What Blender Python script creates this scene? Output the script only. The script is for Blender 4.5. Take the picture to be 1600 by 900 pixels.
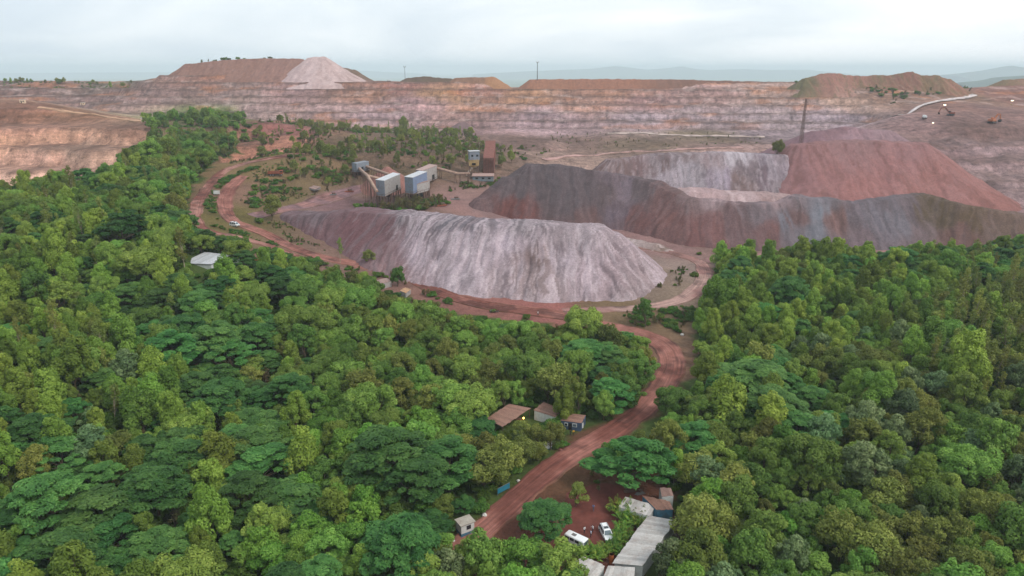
import bpy, math, random
import numpy as np
from mathutils import Vector, Matrix

# ------------------------------------------------------------------ camera, sky, sun, exposure
for o in list(bpy.data.objects):
    bpy.data.objects.remove(o)
SC = bpy.context.scene
COL = SC.collection
F = 1101.0                       # focal length in photograph pixels (1600 wide)
P = math.radians(17.25)          # camera pitch below the horizontal
CZ = 90.0                        # drone height over the parking yard
cosP, sinP = math.cos(P), math.sin(P)

cam_d = bpy.data.cameras.new("camera")
cam_d.sensor_width = 36.0
cam_d.lens = F / 1600.0 * 36.0
cam_d.clip_start = 1.0
cam_d.clip_end = 80000.0
cam = bpy.data.objects.new("camera", cam_d)
cam.location = (0, 0, CZ)
cam.rotation_euler = (math.pi / 2 - P, 0, 0)
COL.objects.link(cam)
SC.camera = cam

SUN_EL, SUN_AZ = math.radians(48), math.radians(120)     # azimuth clockwise from +Y: behind and right of the camera
W = bpy.data.worlds.new("World")
SC.world = W
W.use_nodes = True
nt = W.node_tree
nt.nodes.clear()
def wn(t, **kw):
    n = nt.nodes.new(t)
    for k, v in kw.items():
        setattr(n, k, v)
    return n
out = wn("ShaderNodeOutputWorld")
sky = wn("ShaderNodeTexSky", sky_type='NISHITA', sun_disc=False, sun_elevation=SUN_EL, sun_rotation=SUN_AZ,
         altitude=100, air_density=1.0, dust_density=3.0, ozone_density=1.0)
bg1 = wn("ShaderNodeBackground"); bg1.inputs[1].default_value = 0.10
nt.links.new(sky.outputs[0], bg1.inputs[0])
tc = wn("ShaderNodeTexCoord")
sep = wn("ShaderNodeSeparateXYZ"); nt.links.new(tc.outputs["Generated"], sep.inputs[0])
def wmath(op, a, b=None, clamp=False):
    n = wn("ShaderNodeMath", operation=op, use_clamp=clamp)
    for i, v in enumerate((a, b)):
        if v is None: continue
        if isinstance(v, (int, float)): n.inputs[i].default_value = v
        else: nt.links.new(v, n.inputs[i])
    return n.outputs[0]
zc = wmath('MAXIMUM', wmath('ADD', sep.outputs[2], 0.22), 0.05)
cx = wmath('DIVIDE', sep.outputs[0], zc); cy = wmath('DIVIDE', sep.outputs[1], zc)
cmb = wn("ShaderNodeCombineXYZ"); nt.links.new(cx, cmb.inputs[0]); nt.links.new(cy, cmb.inputs[1])
nz = wn("ShaderNodeTexNoise"); nz.inputs["Scale"].default_value = 0.8; nz.inputs["Detail"].default_value = 6
nz.inputs["Roughness"].default_value = 0.52; nz.inputs["Distortion"].default_value = 0.5
nt.links.new(cmb.outputs[0], nz.inputs["Vector"])
# overcast sheet: soft grey-blue to white, paler towards the side of the veiled sun
side = wmath('MULTIPLY', wmath('ADD', wmath('MULTIPLY', sep.outputs[0], 0.62), wmath('MULTIPLY', sep.outputs[1], -0.05)), 0.34)
fac = wmath('ADD', nz.outputs[0], side, clamp=True)
rmp = wn("ShaderNodeValToRGB")
rmp.color_ramp.elements[0].position = 0.33; rmp.color_ramp.elements[0].color = (0.62, 0.70, 0.77, 1)
rmp.color_ramp.elements[1].position = 0.66; rmp.color_ramp.elements[1].color = (0.935, 0.955, 0.97, 1)
e = rmp.color_ramp.elements.new(0.52); e.color = (0.79, 0.845, 0.88, 1)
nt.links.new(fac, rmp.inputs[0])
bg2 = wn("ShaderNodeBackground"); bg2.inputs[1].default_value = 1.0
nt.links.new(rmp.outputs[0], bg2.inputs[0])
mx = wn("ShaderNodeMixShader"); mx.inputs[0].default_value = 0.88
nt.links.new(bg1.outputs[0], mx.inputs[1]); nt.links.new(bg2.outputs[0], mx.inputs[2])
nt.links.new(mx.outputs[0], out.inputs[0])

sun_d = bpy.data.lights.new("sun", 'SUN')
sun_d.energy = 1.5
sun_d.angle = math.radians(14)
sun_d.color = (1.0, 0.95, 0.88)
sun = bpy.data.objects.new("sun", sun_d)
sd = Vector((math.sin(SUN_AZ) * math.cos(SUN_EL), math.cos(SUN_AZ) * math.cos(SUN_EL), math.sin(SUN_EL)))
sun.rotation_euler = (-sd).to_track_quat('-Z', 'Y').to_euler()
sun.location = (0, 0, 300)
COL.objects.link(sun)

SC.view_settings.view_transform = 'Standard'
SC.view_settings.look = 'None'
SC.view_settings.exposure = 0.42
SC.view_settings.gamma = 1.0
SC.view_settings.use_curve_mapping = False
SC.cycles.max_bounces = 5
SC.cycles.diffuse_bounces = 3
SC.cycles.glossy_bounces = 2
SC.cycles.transmission_bounces = 3
SC.cycles.volume_bounces = 1
SC.cycles.use_denoising = True

# ------------------------------------------------------------------ helpers
random.seed(7)
RNG = np.random.default_rng(7)

def ray(px, py):
    r = (px - 800.0) / F; u = -(py - 450.0) / F
    return np.array([r, cosP + u * sinP, -sinP + u * cosP])
def at_d(px, py, d):
    v = ray(px, py); t = d / v[1]
    return np.array([v[0] * t, d, CZ + v[2] * t])
def at_z(px, py, z):
    v = ray(px, py); t = (z - CZ) / v[2]
    return np.array([v[0] * t, v[1] * t, z])
def pix(x, y, z):
    dz = z - CZ
    dep = y * cosP - dz * sinP
    up = y * sinP + dz * cosP
    return 800 + F * x / dep, 450 - F * up / dep, dep
def lin(c):
    c = np.asarray(c, float) / 255.0
    return np.where(c <= 0.04045, c / 12.92, ((c + 0.055) / 1.055) ** 2.4)
def L(r, g, b, k=1.0):
    v = lin((r, g, b)) * k
    return (float(v[0]), float(v[1]), float(v[2]), 1.0)
def sstep(a, b, x):
    t = np.clip((x - a) / (b - a), 0, 1)
    return t * t * (3 - 2 * t)

def _hash(ix, iy, s):
    h = (ix.astype(np.int64) * 374761393 + iy.astype(np.int64) * 668265263 + s * 1274126177) & 0xFFFFFFFF
    h = ((h ^ (h >> 13)) * 1274126177) & 0xFFFFFFFF
    h = h ^ (h >> 16)
    return (h & 0xFFFFFF) / float(0xFFFFFF)
def vnoise(x, y, s=0):
    x = np.asarray(x, float); y = np.asarray(y, float)
    ix = np.floor(x); iy = np.floor(y)
    fx = x - ix; fy = y - iy
    fx = fx * fx * (3 - 2 * fx); fy = fy * fy * (3 - 2 * fy)
    a = _hash(ix, iy, s); b = _hash(ix + 1, iy, s); c = _hash(ix, iy + 1, s); d = _hash(ix + 1, iy + 1, s)
    return (a + (b - a) * fx) * (1 - fy) + (c + (d - c) * fx) * fy
def fbm(x, y, s=0, n=4):
    v = 0; a = 0.5; t = 0
    for i in range(n):
        v = v + a * vnoise(x, y, s + i * 17); t += a
        x = x * 2.03 + 5.1; y = y * 2.03 + 3.7; a *= 0.5
    return v / t
def in_poly(px, py, poly):
    px = np.asarray(px, float); py = np.asarray(py, float)
    r = np.zeros(px.shape, bool)
    n = len(poly)
    for i in range(n):
        x0, y0 = poly[i]; x1, y1 = poly[(i + 1) % n]
        if y0 == y1: continue
        c = ((y0 > py) != (y1 > py)) & (px < (x1 - x0) * (py - y0) / (y1 - y0) + x0)
        r ^= c
    return r

def mesh_np(name, verts, faces, attrs=None, uv=None, smooth=False):
    """faces: (n,k) int array, k = 3 or 4"""
    me = bpy.data.meshes.new(name)
    verts = np.asarray(verts, np.float32); faces = np.asarray(faces, np.int32)
    n, k = faces.shape
    me.vertices.add(len(verts)); me.vertices.foreach_set("co", verts.ravel())
    me.loops.add(n * k); me.loops.foreach_set("vertex_index", faces.ravel())
    me.polygons.add(n); me.polygons.foreach_set("loop_start", np.arange(0, n * k, k, dtype=np.int32))
    if smooth:
        me.polygons.foreach_set("use_smooth", np.ones(n, bool))
    for an, av in (attrs or {}).items():
        av = np.asarray(av, np.float32)
        if av.ndim == 1:
            at = me.attributes.new(an, 'FLOAT', 'POINT'); at.data.foreach_set("value", av)
        else:
            at = me.attributes.new(an, 'FLOAT_COLOR', 'POINT')
            c = np.ones((len(av), 4), np.float32); c[:, :3] = av[:, :3]
            at.data.foreach_set("color", c.ravel())
    if uv is not None:
        ul = me.uv_layers.new(name="uv")
        ul.data.foreach_set("uv", np.asarray(uv, np.float32)[faces.ravel()].ravel())
    me.update(calc_edges=True)
    return me

def link(name, me, mat=None, parent=None):
    o = bpy.data.objects.new(name, me)
    if mat is not None and me is not None and len(me.materials) == 0:
        me.materials.append(mat)
    COL.objects.link(o)
    if parent is not None: o.parent = parent
    return o
def empty(name, loc=(0, 0, 0), rz=0.0):
    o = bpy.data.objects.new(name, None)
    o.empty_display_size = 0.5
    o.location = tuple(float(v) for v in loc); o.rotation_euler = (0, 0, rz)
    COL.objects.link(o)
    return o
def tag(o, label=None, cat=None, group=None, kind=None):
    if label: o["label"] = label
    if cat: o["category"] = cat
    if group: o["group"] = group
    if kind: o["kind"] = kind
    return o
def copy_tree(o, parent=None):
    c = o.copy(); COL.objects.link(c); c.parent = parent
    for ch in list(o.children):
        copy_tree(ch, c)
    return c

class MB:
    """collects shapes, builds ONE mesh object"""
    def __init__(s): s.v = []; s.f = []
    def quadmesh(s, vs, fs):
        b = len(s.v); s.v += [tuple(map(float, p)) for p in vs]; s.f += [tuple(i + b for i in f) for f in fs]; return s
    def box(s, c, d, rz=0.0, bev=0.0):
        hx, hy, hz = d[0] / 2, d[1] / 2, d[2] / 2
        cr, sr = math.cos(rz), math.sin(rz)
        if bev <= 0:
            pts = [(x, y, z) for z in (-hz, hz) for (x, y) in ((-hx, -hy), (hx, -hy), (hx, hy), (-hx, hy))]
            fs = [(3, 2, 1, 0), (4, 5, 6, 7), (0, 1, 5, 4), (1, 2, 6, 5), (2, 3, 7, 6), (3, 0, 4, 7)]
        else:
            b = bev; pts = []
            for z, q in ((-hz, b), (-hz + b, 0), (hz - b, 0), (hz, b)):
                X, Y = hx - q, hy - q
                pts += [(-X + b, -Y, z), (X - b, -Y, z), (X, -Y + b, z), (X, Y - b, z), (X - b, Y, z), (-X + b, Y, z), (-X, Y - b, z), (-X, -Y + b, z)]
            fs = [tuple(range(7, -1, -1)), tuple(range(24, 32))]
            for r in range(3):
                for i in range(8):
                    j = (i + 1) % 8
                    fs.append((r * 8 + i, r * 8 + j, r * 8 + 8 + j, r * 8 + 8 + i))
        return s.quadmesh([(c[0] + x * cr - y * sr, c[1] + x * sr + y * cr, c[2] + z) for x, y, z in pts], fs)
    def tube(s, a, b, r0, r1=None, n=8, cap=True):
        r1 = r0 if r1 is None else r1
        a = Vector(tuple(map(float, a))); b = Vector(tuple(map(float, b))); d = (b - a)
        if d.length < 1e-6: return s
        d.normalize()
        u = d.cross(Vector((0, 0, 1)))
        if u.length < 1e-3: u = Vector((1, 0, 0))
        u.normalize(); w = d.cross(u)
        pts = []
        for c, r in ((a, r0), (b, r1)):
            for i in range(n):
                t = 2 * math.pi * i / n
                pts.append(c + u * (r * math.cos(t)) + w * (r * math.sin(t)))
        fs = [(i, (i + 1) % n, n + (i + 1) % n, n + i) for i in range(n)]
        if cap: fs += [tuple(range(n - 1, -1, -1)), tuple(range(n, 2 * n))]
        return s.quadmesh(pts, fs)
    def beam(s, a, b, w, h):
        """rectangular bar from a to b"""
        a = Vector(tuple(map(float, a))); b = Vector(tuple(map(float, b))); d = (b - a).normalized()
        u = d.cross(Vector((0, 0, 1)))
        if u.length < 1e-3: u = Vector((1, 0, 0))
        u.normalize(); v = u.cross(d)
        pts = [c + u * x + v * y for c in (a, b) for x, y in ((-w / 2, -h / 2), (w / 2, -h / 2), (w / 2, h / 2), (-w / 2, h / 2))]
        return s.quadmesh(pts, [(3, 2, 1, 0), (4, 5, 6, 7), (0, 1, 5, 4), (1, 2, 6, 5), (2, 3, 7, 6), (3, 0, 4, 7)])
    def prism(s, poly, thick):
        """poly: list of xyz (planar), extruded by vector thick"""
        t = Vector(thick); n = len(poly)
        p = [Vector(tuple(map(float, q))) for q in poly]
        return s.quadmesh(p + [q + t for q in p], [tuple(range(n - 1, -1, -1)), tuple(range(n, 2 * n))] + [(i, (i + 1) % n, n + (i + 1) % n, n + i) for i in range(n)])
    def build(s, name, mat, parent=None, smooth=False):
        me = bpy.data.meshes.new(name)
        me.from_pydata(s.v, [], s.f)
        if smooth:
            for p in me.polygons: p.use_smooth = True
        me.update()
        return link(name, me, mat, parent)

# ------------------------------------------------------------------ materials
MATS = {}
def new_mat(name):
    m = bpy.data.materials.new(name); m.use_nodes = True
    t = m.node_tree; t.nodes.clear()
    o = t.nodes.new("ShaderNodeOutputMaterial")
    b = t.nodes.new("ShaderNodeBsdfPrincipled")
    t.links.new(b.outputs[0], o.inputs[0])
    return m, t, b, o
def set_spec(b, v):
    if "Specular IOR Level" in b.inputs: b.inputs["Specular IOR Level"].default_value = v
def mixrgb(t, a, b, fac, mode='MIX'):
    n = t.nodes.new("ShaderNodeMix"); n.data_type = 'RGBA'; n.blend_type = mode
    for sock, v in ((n.inputs[0], fac), (n.inputs[6], a), (n.inputs[7], b)):
        if isinstance(v, (int, float)): sock.default_value = v
        elif isinstance(v, tuple): sock.default_value = v
        else: t.links.new(v, sock)
    return n.outputs[2]
def noise_node(t, scale, detail=4, rough=0.6, vec=None):
    n = t.nodes.new("ShaderNodeTexNoise"); n.inputs["Scale"].default_value = scale
    n.inputs["Detail"].default_value = detail; n.inputs["Roughness"].default_value = rough
    if vec is not None: t.links.new(vec, n.inputs["Vector"])
    return n.outputs[0]
def ramp(t, fac, stops):
    n = t.nodes.new("ShaderNodeValToRGB"); cr = n.color_ramp
    cr.elements[0].position = stops[0][0]; cr.elements[0].color = stops[0][1]
    cr.elements[1].position = stops[-1][0]; cr.elements[1].color = stops[-1][1]
    for p, c in stops[1:-1]:
        e = cr.elements.new(p); e.color = c
    t.links.new(fac, n.inputs[0])
    return n.outputs[0]
def G(v): return (v, v, v, 1.0)
def plain(name, rgb, rough=0.6, var=0.25, scale=1.5, dirt=None, dirt_amt=0.4, metal=0.0, spec=0.4):
    """paint, metal, cloth ... with uneven tone and dirt in patches of its own"""
    if name in MATS: return MATS[name]
    m, t, b, o = new_mat(name)
    tcn = t.nodes.new("ShaderNodeTexCoord")
    n1 = noise_node(t, scale, 5, 0.65, tcn.outputs["Object"])
    f = ramp(t, n1, [(0.3, G(1 - var)), (0.7, G(1 + var * 0.3))])
    c = mixrgb(t, L(*rgb), f, 1.0, 'MULTIPLY')
    if dirt:
        n2 = noise_node(t, scale * 0.6, 6, 0.7, tcn.outputs["Object"])
        d = ramp(t, n2, [(0.48, G(0)), (0.68, G(dirt_amt))])
        c = mixrgb(t, c, L(*dirt), d)
    t.links.new(c, b.inputs["Base Color"])
    b.inputs["Roughness"].default_value = rough; b.inputs["Metallic"].default_value = metal
    set_spec(b, spec)
    MATS[name] = m
    return m
# ------------------------------------------------------------------ terrain: surveyed spot heights -> smooth surface -> benches
_ctl = []
def cz(px, py, z): _ctl.append(at_z(px, py, z))
def cd(px, py, d, dz=0.0):
    p = at_d(px, py, d); p[2] += dz; _ctl.append(p)
# yard, main road
cz(930, 800, 0); cz(770, 815, 0); cz(880, 715, 0.2); cz(1000, 640, 0.5); cz(1045, 560, 1); cz(940, 505, 2); cz(860, 487, 2)
cz(1010, 880, -0.5); cz(740, 475, 3); cz(640, 437, 6); cz(545, 410, 9); cz(450, 385, 13); cz(385, 357, 19); cz(345, 335, 23)
cz(345, 295, 28); cz(310, 320, 26); cz(330, 285, 30); cd(390, 250, 430); cd(450, 238, 450); cd(430, 270, 405)
cz(500, 312, 20.5); cz(640, 325, 20); cz(560, 300, 21); cz(700, 318, 20); cz(755, 283, 22); cz(780, 340, 14); cz(1100, 300, 6)
cz(1080, 402, 4); cz(1100, 430, 3); cz(1000, 470, 2.3); cz(1050, 430, 6); cz(1000, 388, 6)
cz(1300, 392, 4); cz(1450, 393, 4); cz(1600, 400, 5); cz(1150, 400, 4); cz(620, 438, 5.5)
# forest slopes (ground under the canopy)
for px, py, zc_, h in ((0, 310, 37, 8), (150, 268, 39, 8), (230, 228, 45, 8), (0, 560, 24, 9), (0, 900, 10, 9), (200, 450, 22, 9), (300, 600, 14, 9), (300, 900, 8, 9),
                       (550, 600, 11, 9), (550, 900, 8, 9), (1300, 600, 10, 9), (1300, 900, 6, 8), (1600, 560, 14, 9), (1600, 900, 6, 8), (1300, 450, 13, 9), (1600, 420, 15, 9),
                       (250, 380, 32, 9), (100, 350, 36, 9), (-200, 600, 24, 9), (-200, 330, 36, 9), (1800, 600, 14, 9), (700, 560, 11, 9), (450, 470, 15, 8)):
    p = at_z(px, py, zc_); p[2] -= h; _ctl.append(p)
cd(340, 196, 560, -6); cd(290, 205, 530, -7); cd(330, 182, 600)
# excavation behind the wooded spur
cd(0, 288, 470); cd(100, 252, 500); cd(0, 240, 520); cd(100, 195, 575); cd(20, 190, 575); cd(100, 186, 600); cd(20, 160, 640); cd(-150, 200, 570)
cd(150, 176, 720); cd(20, 156, 760); cd(230, 188, 650); cd(-150, 170, 800); cd(-150, 288, 470); cd(60, 300, 440, -6)
# far wall: foot and rim
cd(100, 165, 900, -2); cd(100, 134, 985); cd(0, 132, 985); cd(-150, 128, 1000); cd(190, 134, 990)
cd(300, 178, 860); cd(300, 112, 985); cd(240, 121, 985)
cd(450, 185, 850); cd(450, 119, 975); cd(560, 126, 965)
cd(630, 195, 840); cd(630, 125, 955); cd(760, 199, 820); cd(760, 133, 950)
cd(900, 204, 800); cd(900, 136, 945); cd(1050, 205, 790); cd(1050, 133, 940)
cd(1200, 205, 780); cd(1200, 130, 935); cd(1330, 205, 750); cd(1300, 140, 900); cd(1385, 186, 800)
# right: dumps, wet road, working floor
cd(1260, 134, 920); cd(1470, 136, 935); cd(1380, 150, 870); cd(1500, 152, 880); cd(1400, 181, 740); cd(1440, 167, 790); cd(1525, 151, 900)
cd(1480, 192, 680); cd(1600, 192, 680); cd(1500, 216, 630); cd(1600, 216, 630); cd(1500, 260, 560); cd(1595, 310, 500); cd(1590, 260, 560); cd(1570, 168, 800)
cd(1590, 133, 1000); cd(1750, 190, 700); cd(1750, 300, 510)
for px_, py_, d_ in ((900, 136, 945), (1050, 133, 940), (1200, 130, 935), (760, 133, 950), (630, 125, 955), (300, 112, 985), (450, 119, 975), (1330, 135, 930), (1420, 140, 930)):
    p = at_d(px_, py_, d_); _ctl.append(np.array([p[0] * 1.08, 1020.0, p[2] - 3])); _ctl.append(np.array([p[0] * 1.15, 1090.0, p[2] - 14]))
# middle terraces
cd(900, 236, 620); cd(1000, 208, 770); cd(700, 235, 500); cd(560, 215, 600); cd(480, 200, 700); cd(720, 207, 760); cd(850, 243, 560); cd(1200, 226, 650)
cd(640, 240, 480); cd(560, 250, 450); cd(1060, 233, 610); cd(800, 215, 690)
for x, y, z in ((-160, 470, 24), (60, 460, 9), (130, 455, 5), (250, 470, 4), (180, 535, 16), (330, 500, 2), (90, 535, 18), (200, 425, 4), (300, 400, 4), (60, 410, 11), (150, 410, 5),
                (-600, -150, -5), (0, -150, -8), (600, -150, -12), (-700, 200, 25), (-900, 600, 20), (-1000, 1000, 40), (700, 200, 0), (900, 600, 10), (1000, 1000, 40),
                (0, 40, -4), (-150, 30, 2), (150, 30, -6), (-900, 1300, 20), (0, 1250, 30), (900, 1300, 10), (-400, 1150, 55), (400, 1150, 45)):
    _ctl.append(np.array([x, y, z], float))
CT = np.array(_ctl)
_S = 100.0
def _tps_solve():
    A = CT[:, :2] / _S; n = len(A)
    d2 = ((A[:, None] - A[None]) ** 2).sum(-1)
    K = 0.5 * d2 * np.log(d2 + 1e-12) + np.eye(n) * 0.012
    Pm = np.hstack([np.ones((n, 1)), A])
    M = np.zeros((n + 3, n + 3)); M[:n, :n] = K; M[:n, n:] = Pm; M[n:, :n] = Pm.T
    return A, np.linalg.solve(M, np.concatenate([CT[:, 2], np.zeros(3)]))
_TA, _TW = _tps_solve()
def tps(x, y):
    x = np.asarray(x, float); y = np.asarray(y, float); sh = x.shape
    q = np.stack([x.ravel(), y.ravel()], 1) / _S
    res = np.empty(len(q)); n = len(_TA)
    for i in range(0, len(q), 40000):
        c = q[i:i + 40000]
        d2 = (c[:, :1] - _TA[None, :, 0]) ** 2 + (c[:, 1:] - _TA[None, :, 1]) ** 2
        res[i:i + 40000] = (0.5 * d2 * np.log(d2 + 1e-12)) @ _TW[:n] + _TW[n] + c @ _TW[n + 1:]
    return res.reshape(sh)
def benchmask(x, y):
    far = sstep(800, 830, y + 0.10 * np.maximum(x, 0)) * (1 - sstep(1000, 1030, y)) * (1 - sstep(405, 440, x))
    leftpit = sstep(-170, -215, x + 0 * y) * sstep(455, 480, y) * (1 - sstep(600, 640, y))
    mid = 0.8 * sstep(-40, 20, x) * sstep(575, 600, y) * (1 - sstep(745, 770, y)) * (1 - sstep(240, 300, x))
    midl = 0.6 * sstep(-170, -130, x) * (1 - sstep(-20, 20, x)) * sstep(480, 510, y) * (1 - sstep(740, 770, y))
    right = 0.75 * sstep(300, 350, x) * sstep(500, 530, y) * (1 - sstep(640, 680, y))
    return np.clip(far + leftpit + mid + midl + right, 0, 1)
def terr(x, y):
    x = np.asarray(x, float); y = np.asarray(y, float)
    z = tps(x, y)
    m = benchmask(x, y)
    B = np.where(y > 790, 8.2, np.where(x < -170, 11.5, np.where(x > 300, 9.5, 4.2)))
    rag = (fbm(x / 60, y / 60, 3) - 0.5) * 3.4 + (fbm(x / 9, y / 14, 5) - 0.5) * 1.1 + np.where((x < -150) & (y < 660), 1, 0) * ((fbm(x / 34, y / 34, 6) - 0.5) * 11 + (fbm(x / 8, y / 12, 7) - 0.5) * 3)
    q = (z + rag) / B
    fl = np.floor(q); f = q - fl
    zt = B * (fl + np.clip((f - 0.70) / 0.27, 0, 1)) + 0.5 * (f - 0.5)
    z = z * (1 - m) + (zt - 0.0) * m
    rough = sstep(430, 560, y) * (1 - 0.75 * sstep(370, 400, x) * sstep(660, 690, y))
    z = z + rough * ((fbm(x / 16, y / 16, 11) - 0.5) * (2.2 - 1.2 * m) + (fbm(x / 5, y / 5, 12, 3) - 0.5) * 0.9)
    # loose rilled slope on the right of the working floor
    rr = sstep(240, 300, x) * sstep(470, 500, y) * (1 - sstep(640, 660, y))
    z = z + rr * (fbm(x / 22 + fbm(y / 30, x / 30, 8) * 2, y / 40, 21) - 0.5) * 10
    edge = np.maximum(sstep(1090, 1500, y), np.maximum(sstep(950, 1350, np.abs(x)), sstep(-100, -190, y) * 0))
    return z * (1 - edge) + (-104.0) * edge
def hit(px, py):
    v = ray(px, py)
    t = np.geomspace(60, 2500, 1500) / 1.0
    X = v[0] * t; Y = v[1] * t; Z = CZ + v[2] * t
    g = terr(X, Y)
    k = np.argmax(Z < g)
    if not (Z < g).any(): k = len(t) - 1
    t0 = t[max(k - 1, 0)]; t1 = t[k]
    tt = np.linspace(t0, t1, 40)
    g = terr(v[0] * tt, v[1] * tt); Z = CZ + v[2] * tt
    k = np.argmax(Z < g) if (Z < g).any() else 39
    return np.array([v[0] * tt[k], v[1] * tt[k], g[k]])
def ground(x, y): return float(terr(np.array([x]), np.array([y]))[0])

# soil colours, picked where the ground has them
SOIL = [(250,150,170,138,132),(350,150,165,136,130),(300,125,150,112,100),(450,150,172,138,135),(560,150,188,140,118),(620,135,170,122,112),(650,162,182,146,146),(700,150,194,150,116),
 (830,150,198,150,120),(900,160,186,145,130),(960,148,190,142,120),(1000,186,182,160,165),(850,186,182,154,158),(1100,150,182,145,138),(1100,182,172,149,151),(1200,150,192,160,148),
 (1200,184,176,155,158),(1320,158,206,170,152),(1300,186,178,157,164),(1380,150,138,106,90),(1300,125,125,94,80),(1450,130,130,98,80),(1480,142,128,98,78),(520,170,175,145,142),
 (400,172,168,140,136),(750,140,180,130,115),(1000,160,180,140,135),(540,135,165,125,112),(600,178,176,148,150),
 (40,200,196,152,132),(120,215,186,148,126),(60,250,186,150,133),(100,235,164,140,124),(40,275,192,160,143),(200,200,150,118,102),(60,166,135,98,82),(150,150,150,120,114),(60,142,140,110,103),
 (100,177,138,102,80),(180,135,120,110,95),(20,225,198,156,130),
 (450,205,125,84,78),(560,220,120,98,76),(650,215,118,98,76),(700,235,110,90,72),(750,205,150,120,118),(800,225,138,110,103),(900,220,133,107,98),(1000,225,124,106,86),(1100,215,120,104,84),
 (900,245,152,126,115),(1150,230,165,135,128),(1200,212,150,130,133),(500,260,112,90,68),(600,245,114,90,74),(600,270,100,84,66),(860,200,168,140,142),
 (1450,200,152,119,115),(1550,170,136,104,98),(1520,200,130,100,93),(1550,230,150,124,124),(1500,240,138,110,109),(1580,280,156,130,129),(1480,165,140,104,93),(1590,150,134,94,83),(1480,300,140,110,112),
 (500,312,118,90,92),(640,330,112,88,80),(700,320,138,105,100),(400,262,116,96,66),(430,300,104,92,58),(380,300,118,90,76),(470,285,106,88,66),(420,238,156,112,94),(340,330,96,86,50),(330,180,102,128,58),
 (310,190,88,108,52),(1040,420,140,120,112),(1060,445,126,108,94),(1000,385,130,100,97),(1300,392,130,94,90),(880,487,136,88,82),(1000,492,112,92,70),(930,790,104,62,55),(900,760,88,66,46),
 (780,340,132,105,102),(1400,395,140,105,100),(1120,400,120,95,88)]
FLOOR = np.array([68, 82, 40])

# heaps (crest lines) are kept here so that roads, trees and things can stand on them
def grid_axis(stops):
    a = []
    for (p0, p1, st) in stops:
        n = max(1, int(round((p1 - p0) / st)))
        a += list(np.linspace(p0, p1, n, endpoint=False))
    a.append(stops[-1][1])
    return np.array(a)
def grid_faces(nx, ny):
    i = np.arange(nx - 1)[None, :] + (np.arange(ny - 1) * nx)[:, None]
    i = i.ravel()
    return np.stack([i, i + 1, i + 1 + nx, i + nx], 1)

_sc_pts = []
for s in SOIL:
    h = hit(s[0], s[1]); _sc_pts.append(h)
_sc_pts = np.array(_sc_pts); _sc_col = lin(np.array([s[2:] for s in SOIL]))
def soil_color(x, y, z):
    xx = x + (fbm(x / 30, y / 30, 31) - 0.5) * 45; yy = y + (fbm(x / 30, y / 30, 41) - 0.5) * 45
    num = np.zeros((len(x), 3)); den = np.zeros(len(x))
    for p, c in zip(_sc_pts, _sc_col):
        d2 = (xx - p[0]) ** 2 + (0.75 * (yy - p[1])) ** 2 + (2.6 * (z - p[2])) ** 2 + 9.0
        w = 1 / d2 ** 1.8
        num += w[:, None] * c; den += w
    col = num / den[:, None]
    # strata and weathering
    band = fbm(z * 0.42 + fbm(x / 60, y / 60, 51) * 3, x * 0.012, 52, 3)
    far = sstep(480, 600, y)
    col *= (1 + far * (band - 0.5) * 0.75)[:, None]
    # every bench was cut in its own layer: tone by bench, dark soil on the berms, bench shadow lines painted in at brow and toe of each face
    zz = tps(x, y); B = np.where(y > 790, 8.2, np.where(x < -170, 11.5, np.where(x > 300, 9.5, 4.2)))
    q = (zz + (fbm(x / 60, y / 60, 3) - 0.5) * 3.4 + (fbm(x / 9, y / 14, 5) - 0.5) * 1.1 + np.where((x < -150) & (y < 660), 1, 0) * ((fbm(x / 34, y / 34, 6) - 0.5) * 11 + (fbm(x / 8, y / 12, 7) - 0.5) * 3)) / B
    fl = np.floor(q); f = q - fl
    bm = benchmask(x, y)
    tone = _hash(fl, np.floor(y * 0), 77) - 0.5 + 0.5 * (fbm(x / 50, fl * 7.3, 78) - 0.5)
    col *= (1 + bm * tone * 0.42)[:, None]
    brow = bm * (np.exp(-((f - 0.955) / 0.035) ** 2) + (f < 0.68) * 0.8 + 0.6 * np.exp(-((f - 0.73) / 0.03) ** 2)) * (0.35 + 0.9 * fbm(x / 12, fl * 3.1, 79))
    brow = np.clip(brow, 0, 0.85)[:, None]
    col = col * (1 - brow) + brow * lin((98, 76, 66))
    rill = bm * sstep(0.5, 0.75, fbm(x / 2.6, fl * 5 + f * 0.6, 80, 3))
    col *= (1 - 0.28 * rill)[:, None]
    lp = sstep(-140, -170, x) * (1 - sstep(600, 660, y)) * sstep(430, 450, y)
    col *= 1 + lp[:, None] * np.array([0.30, 0.20, 0.18])[None]
    # rust-stained and white-leached patches in the cut faces
    stn = sstep(0.60, 0.72, fbm(x / 38, z / 7 + y / 90, 57)) * sstep(780, 830, y)
    col = col * (1 - 0.42 * stn[:, None]) + 0.42 * stn[:, None] * lin((176, 112, 68))
    wht = sstep(0.62, 0.72, fbm(x / 14 + 9, z / 3 + y / 50, 58)) * sstep(780, 830, y)
    col = col * (1 - 0.3 * wht[:, None]) + 0.3 * wht[:, None] * lin((214, 190, 184))
    blo = fbm(x / 14, y / 14, 53)
    col *= (1 + (blo - 0.5) * 0.5)[:, None]
    fine = fbm(x / 3.0, y / 3.0, 54, 3)
    col *= (1 + (fine - 0.5) * 0.5)[:, None]
    return col

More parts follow.
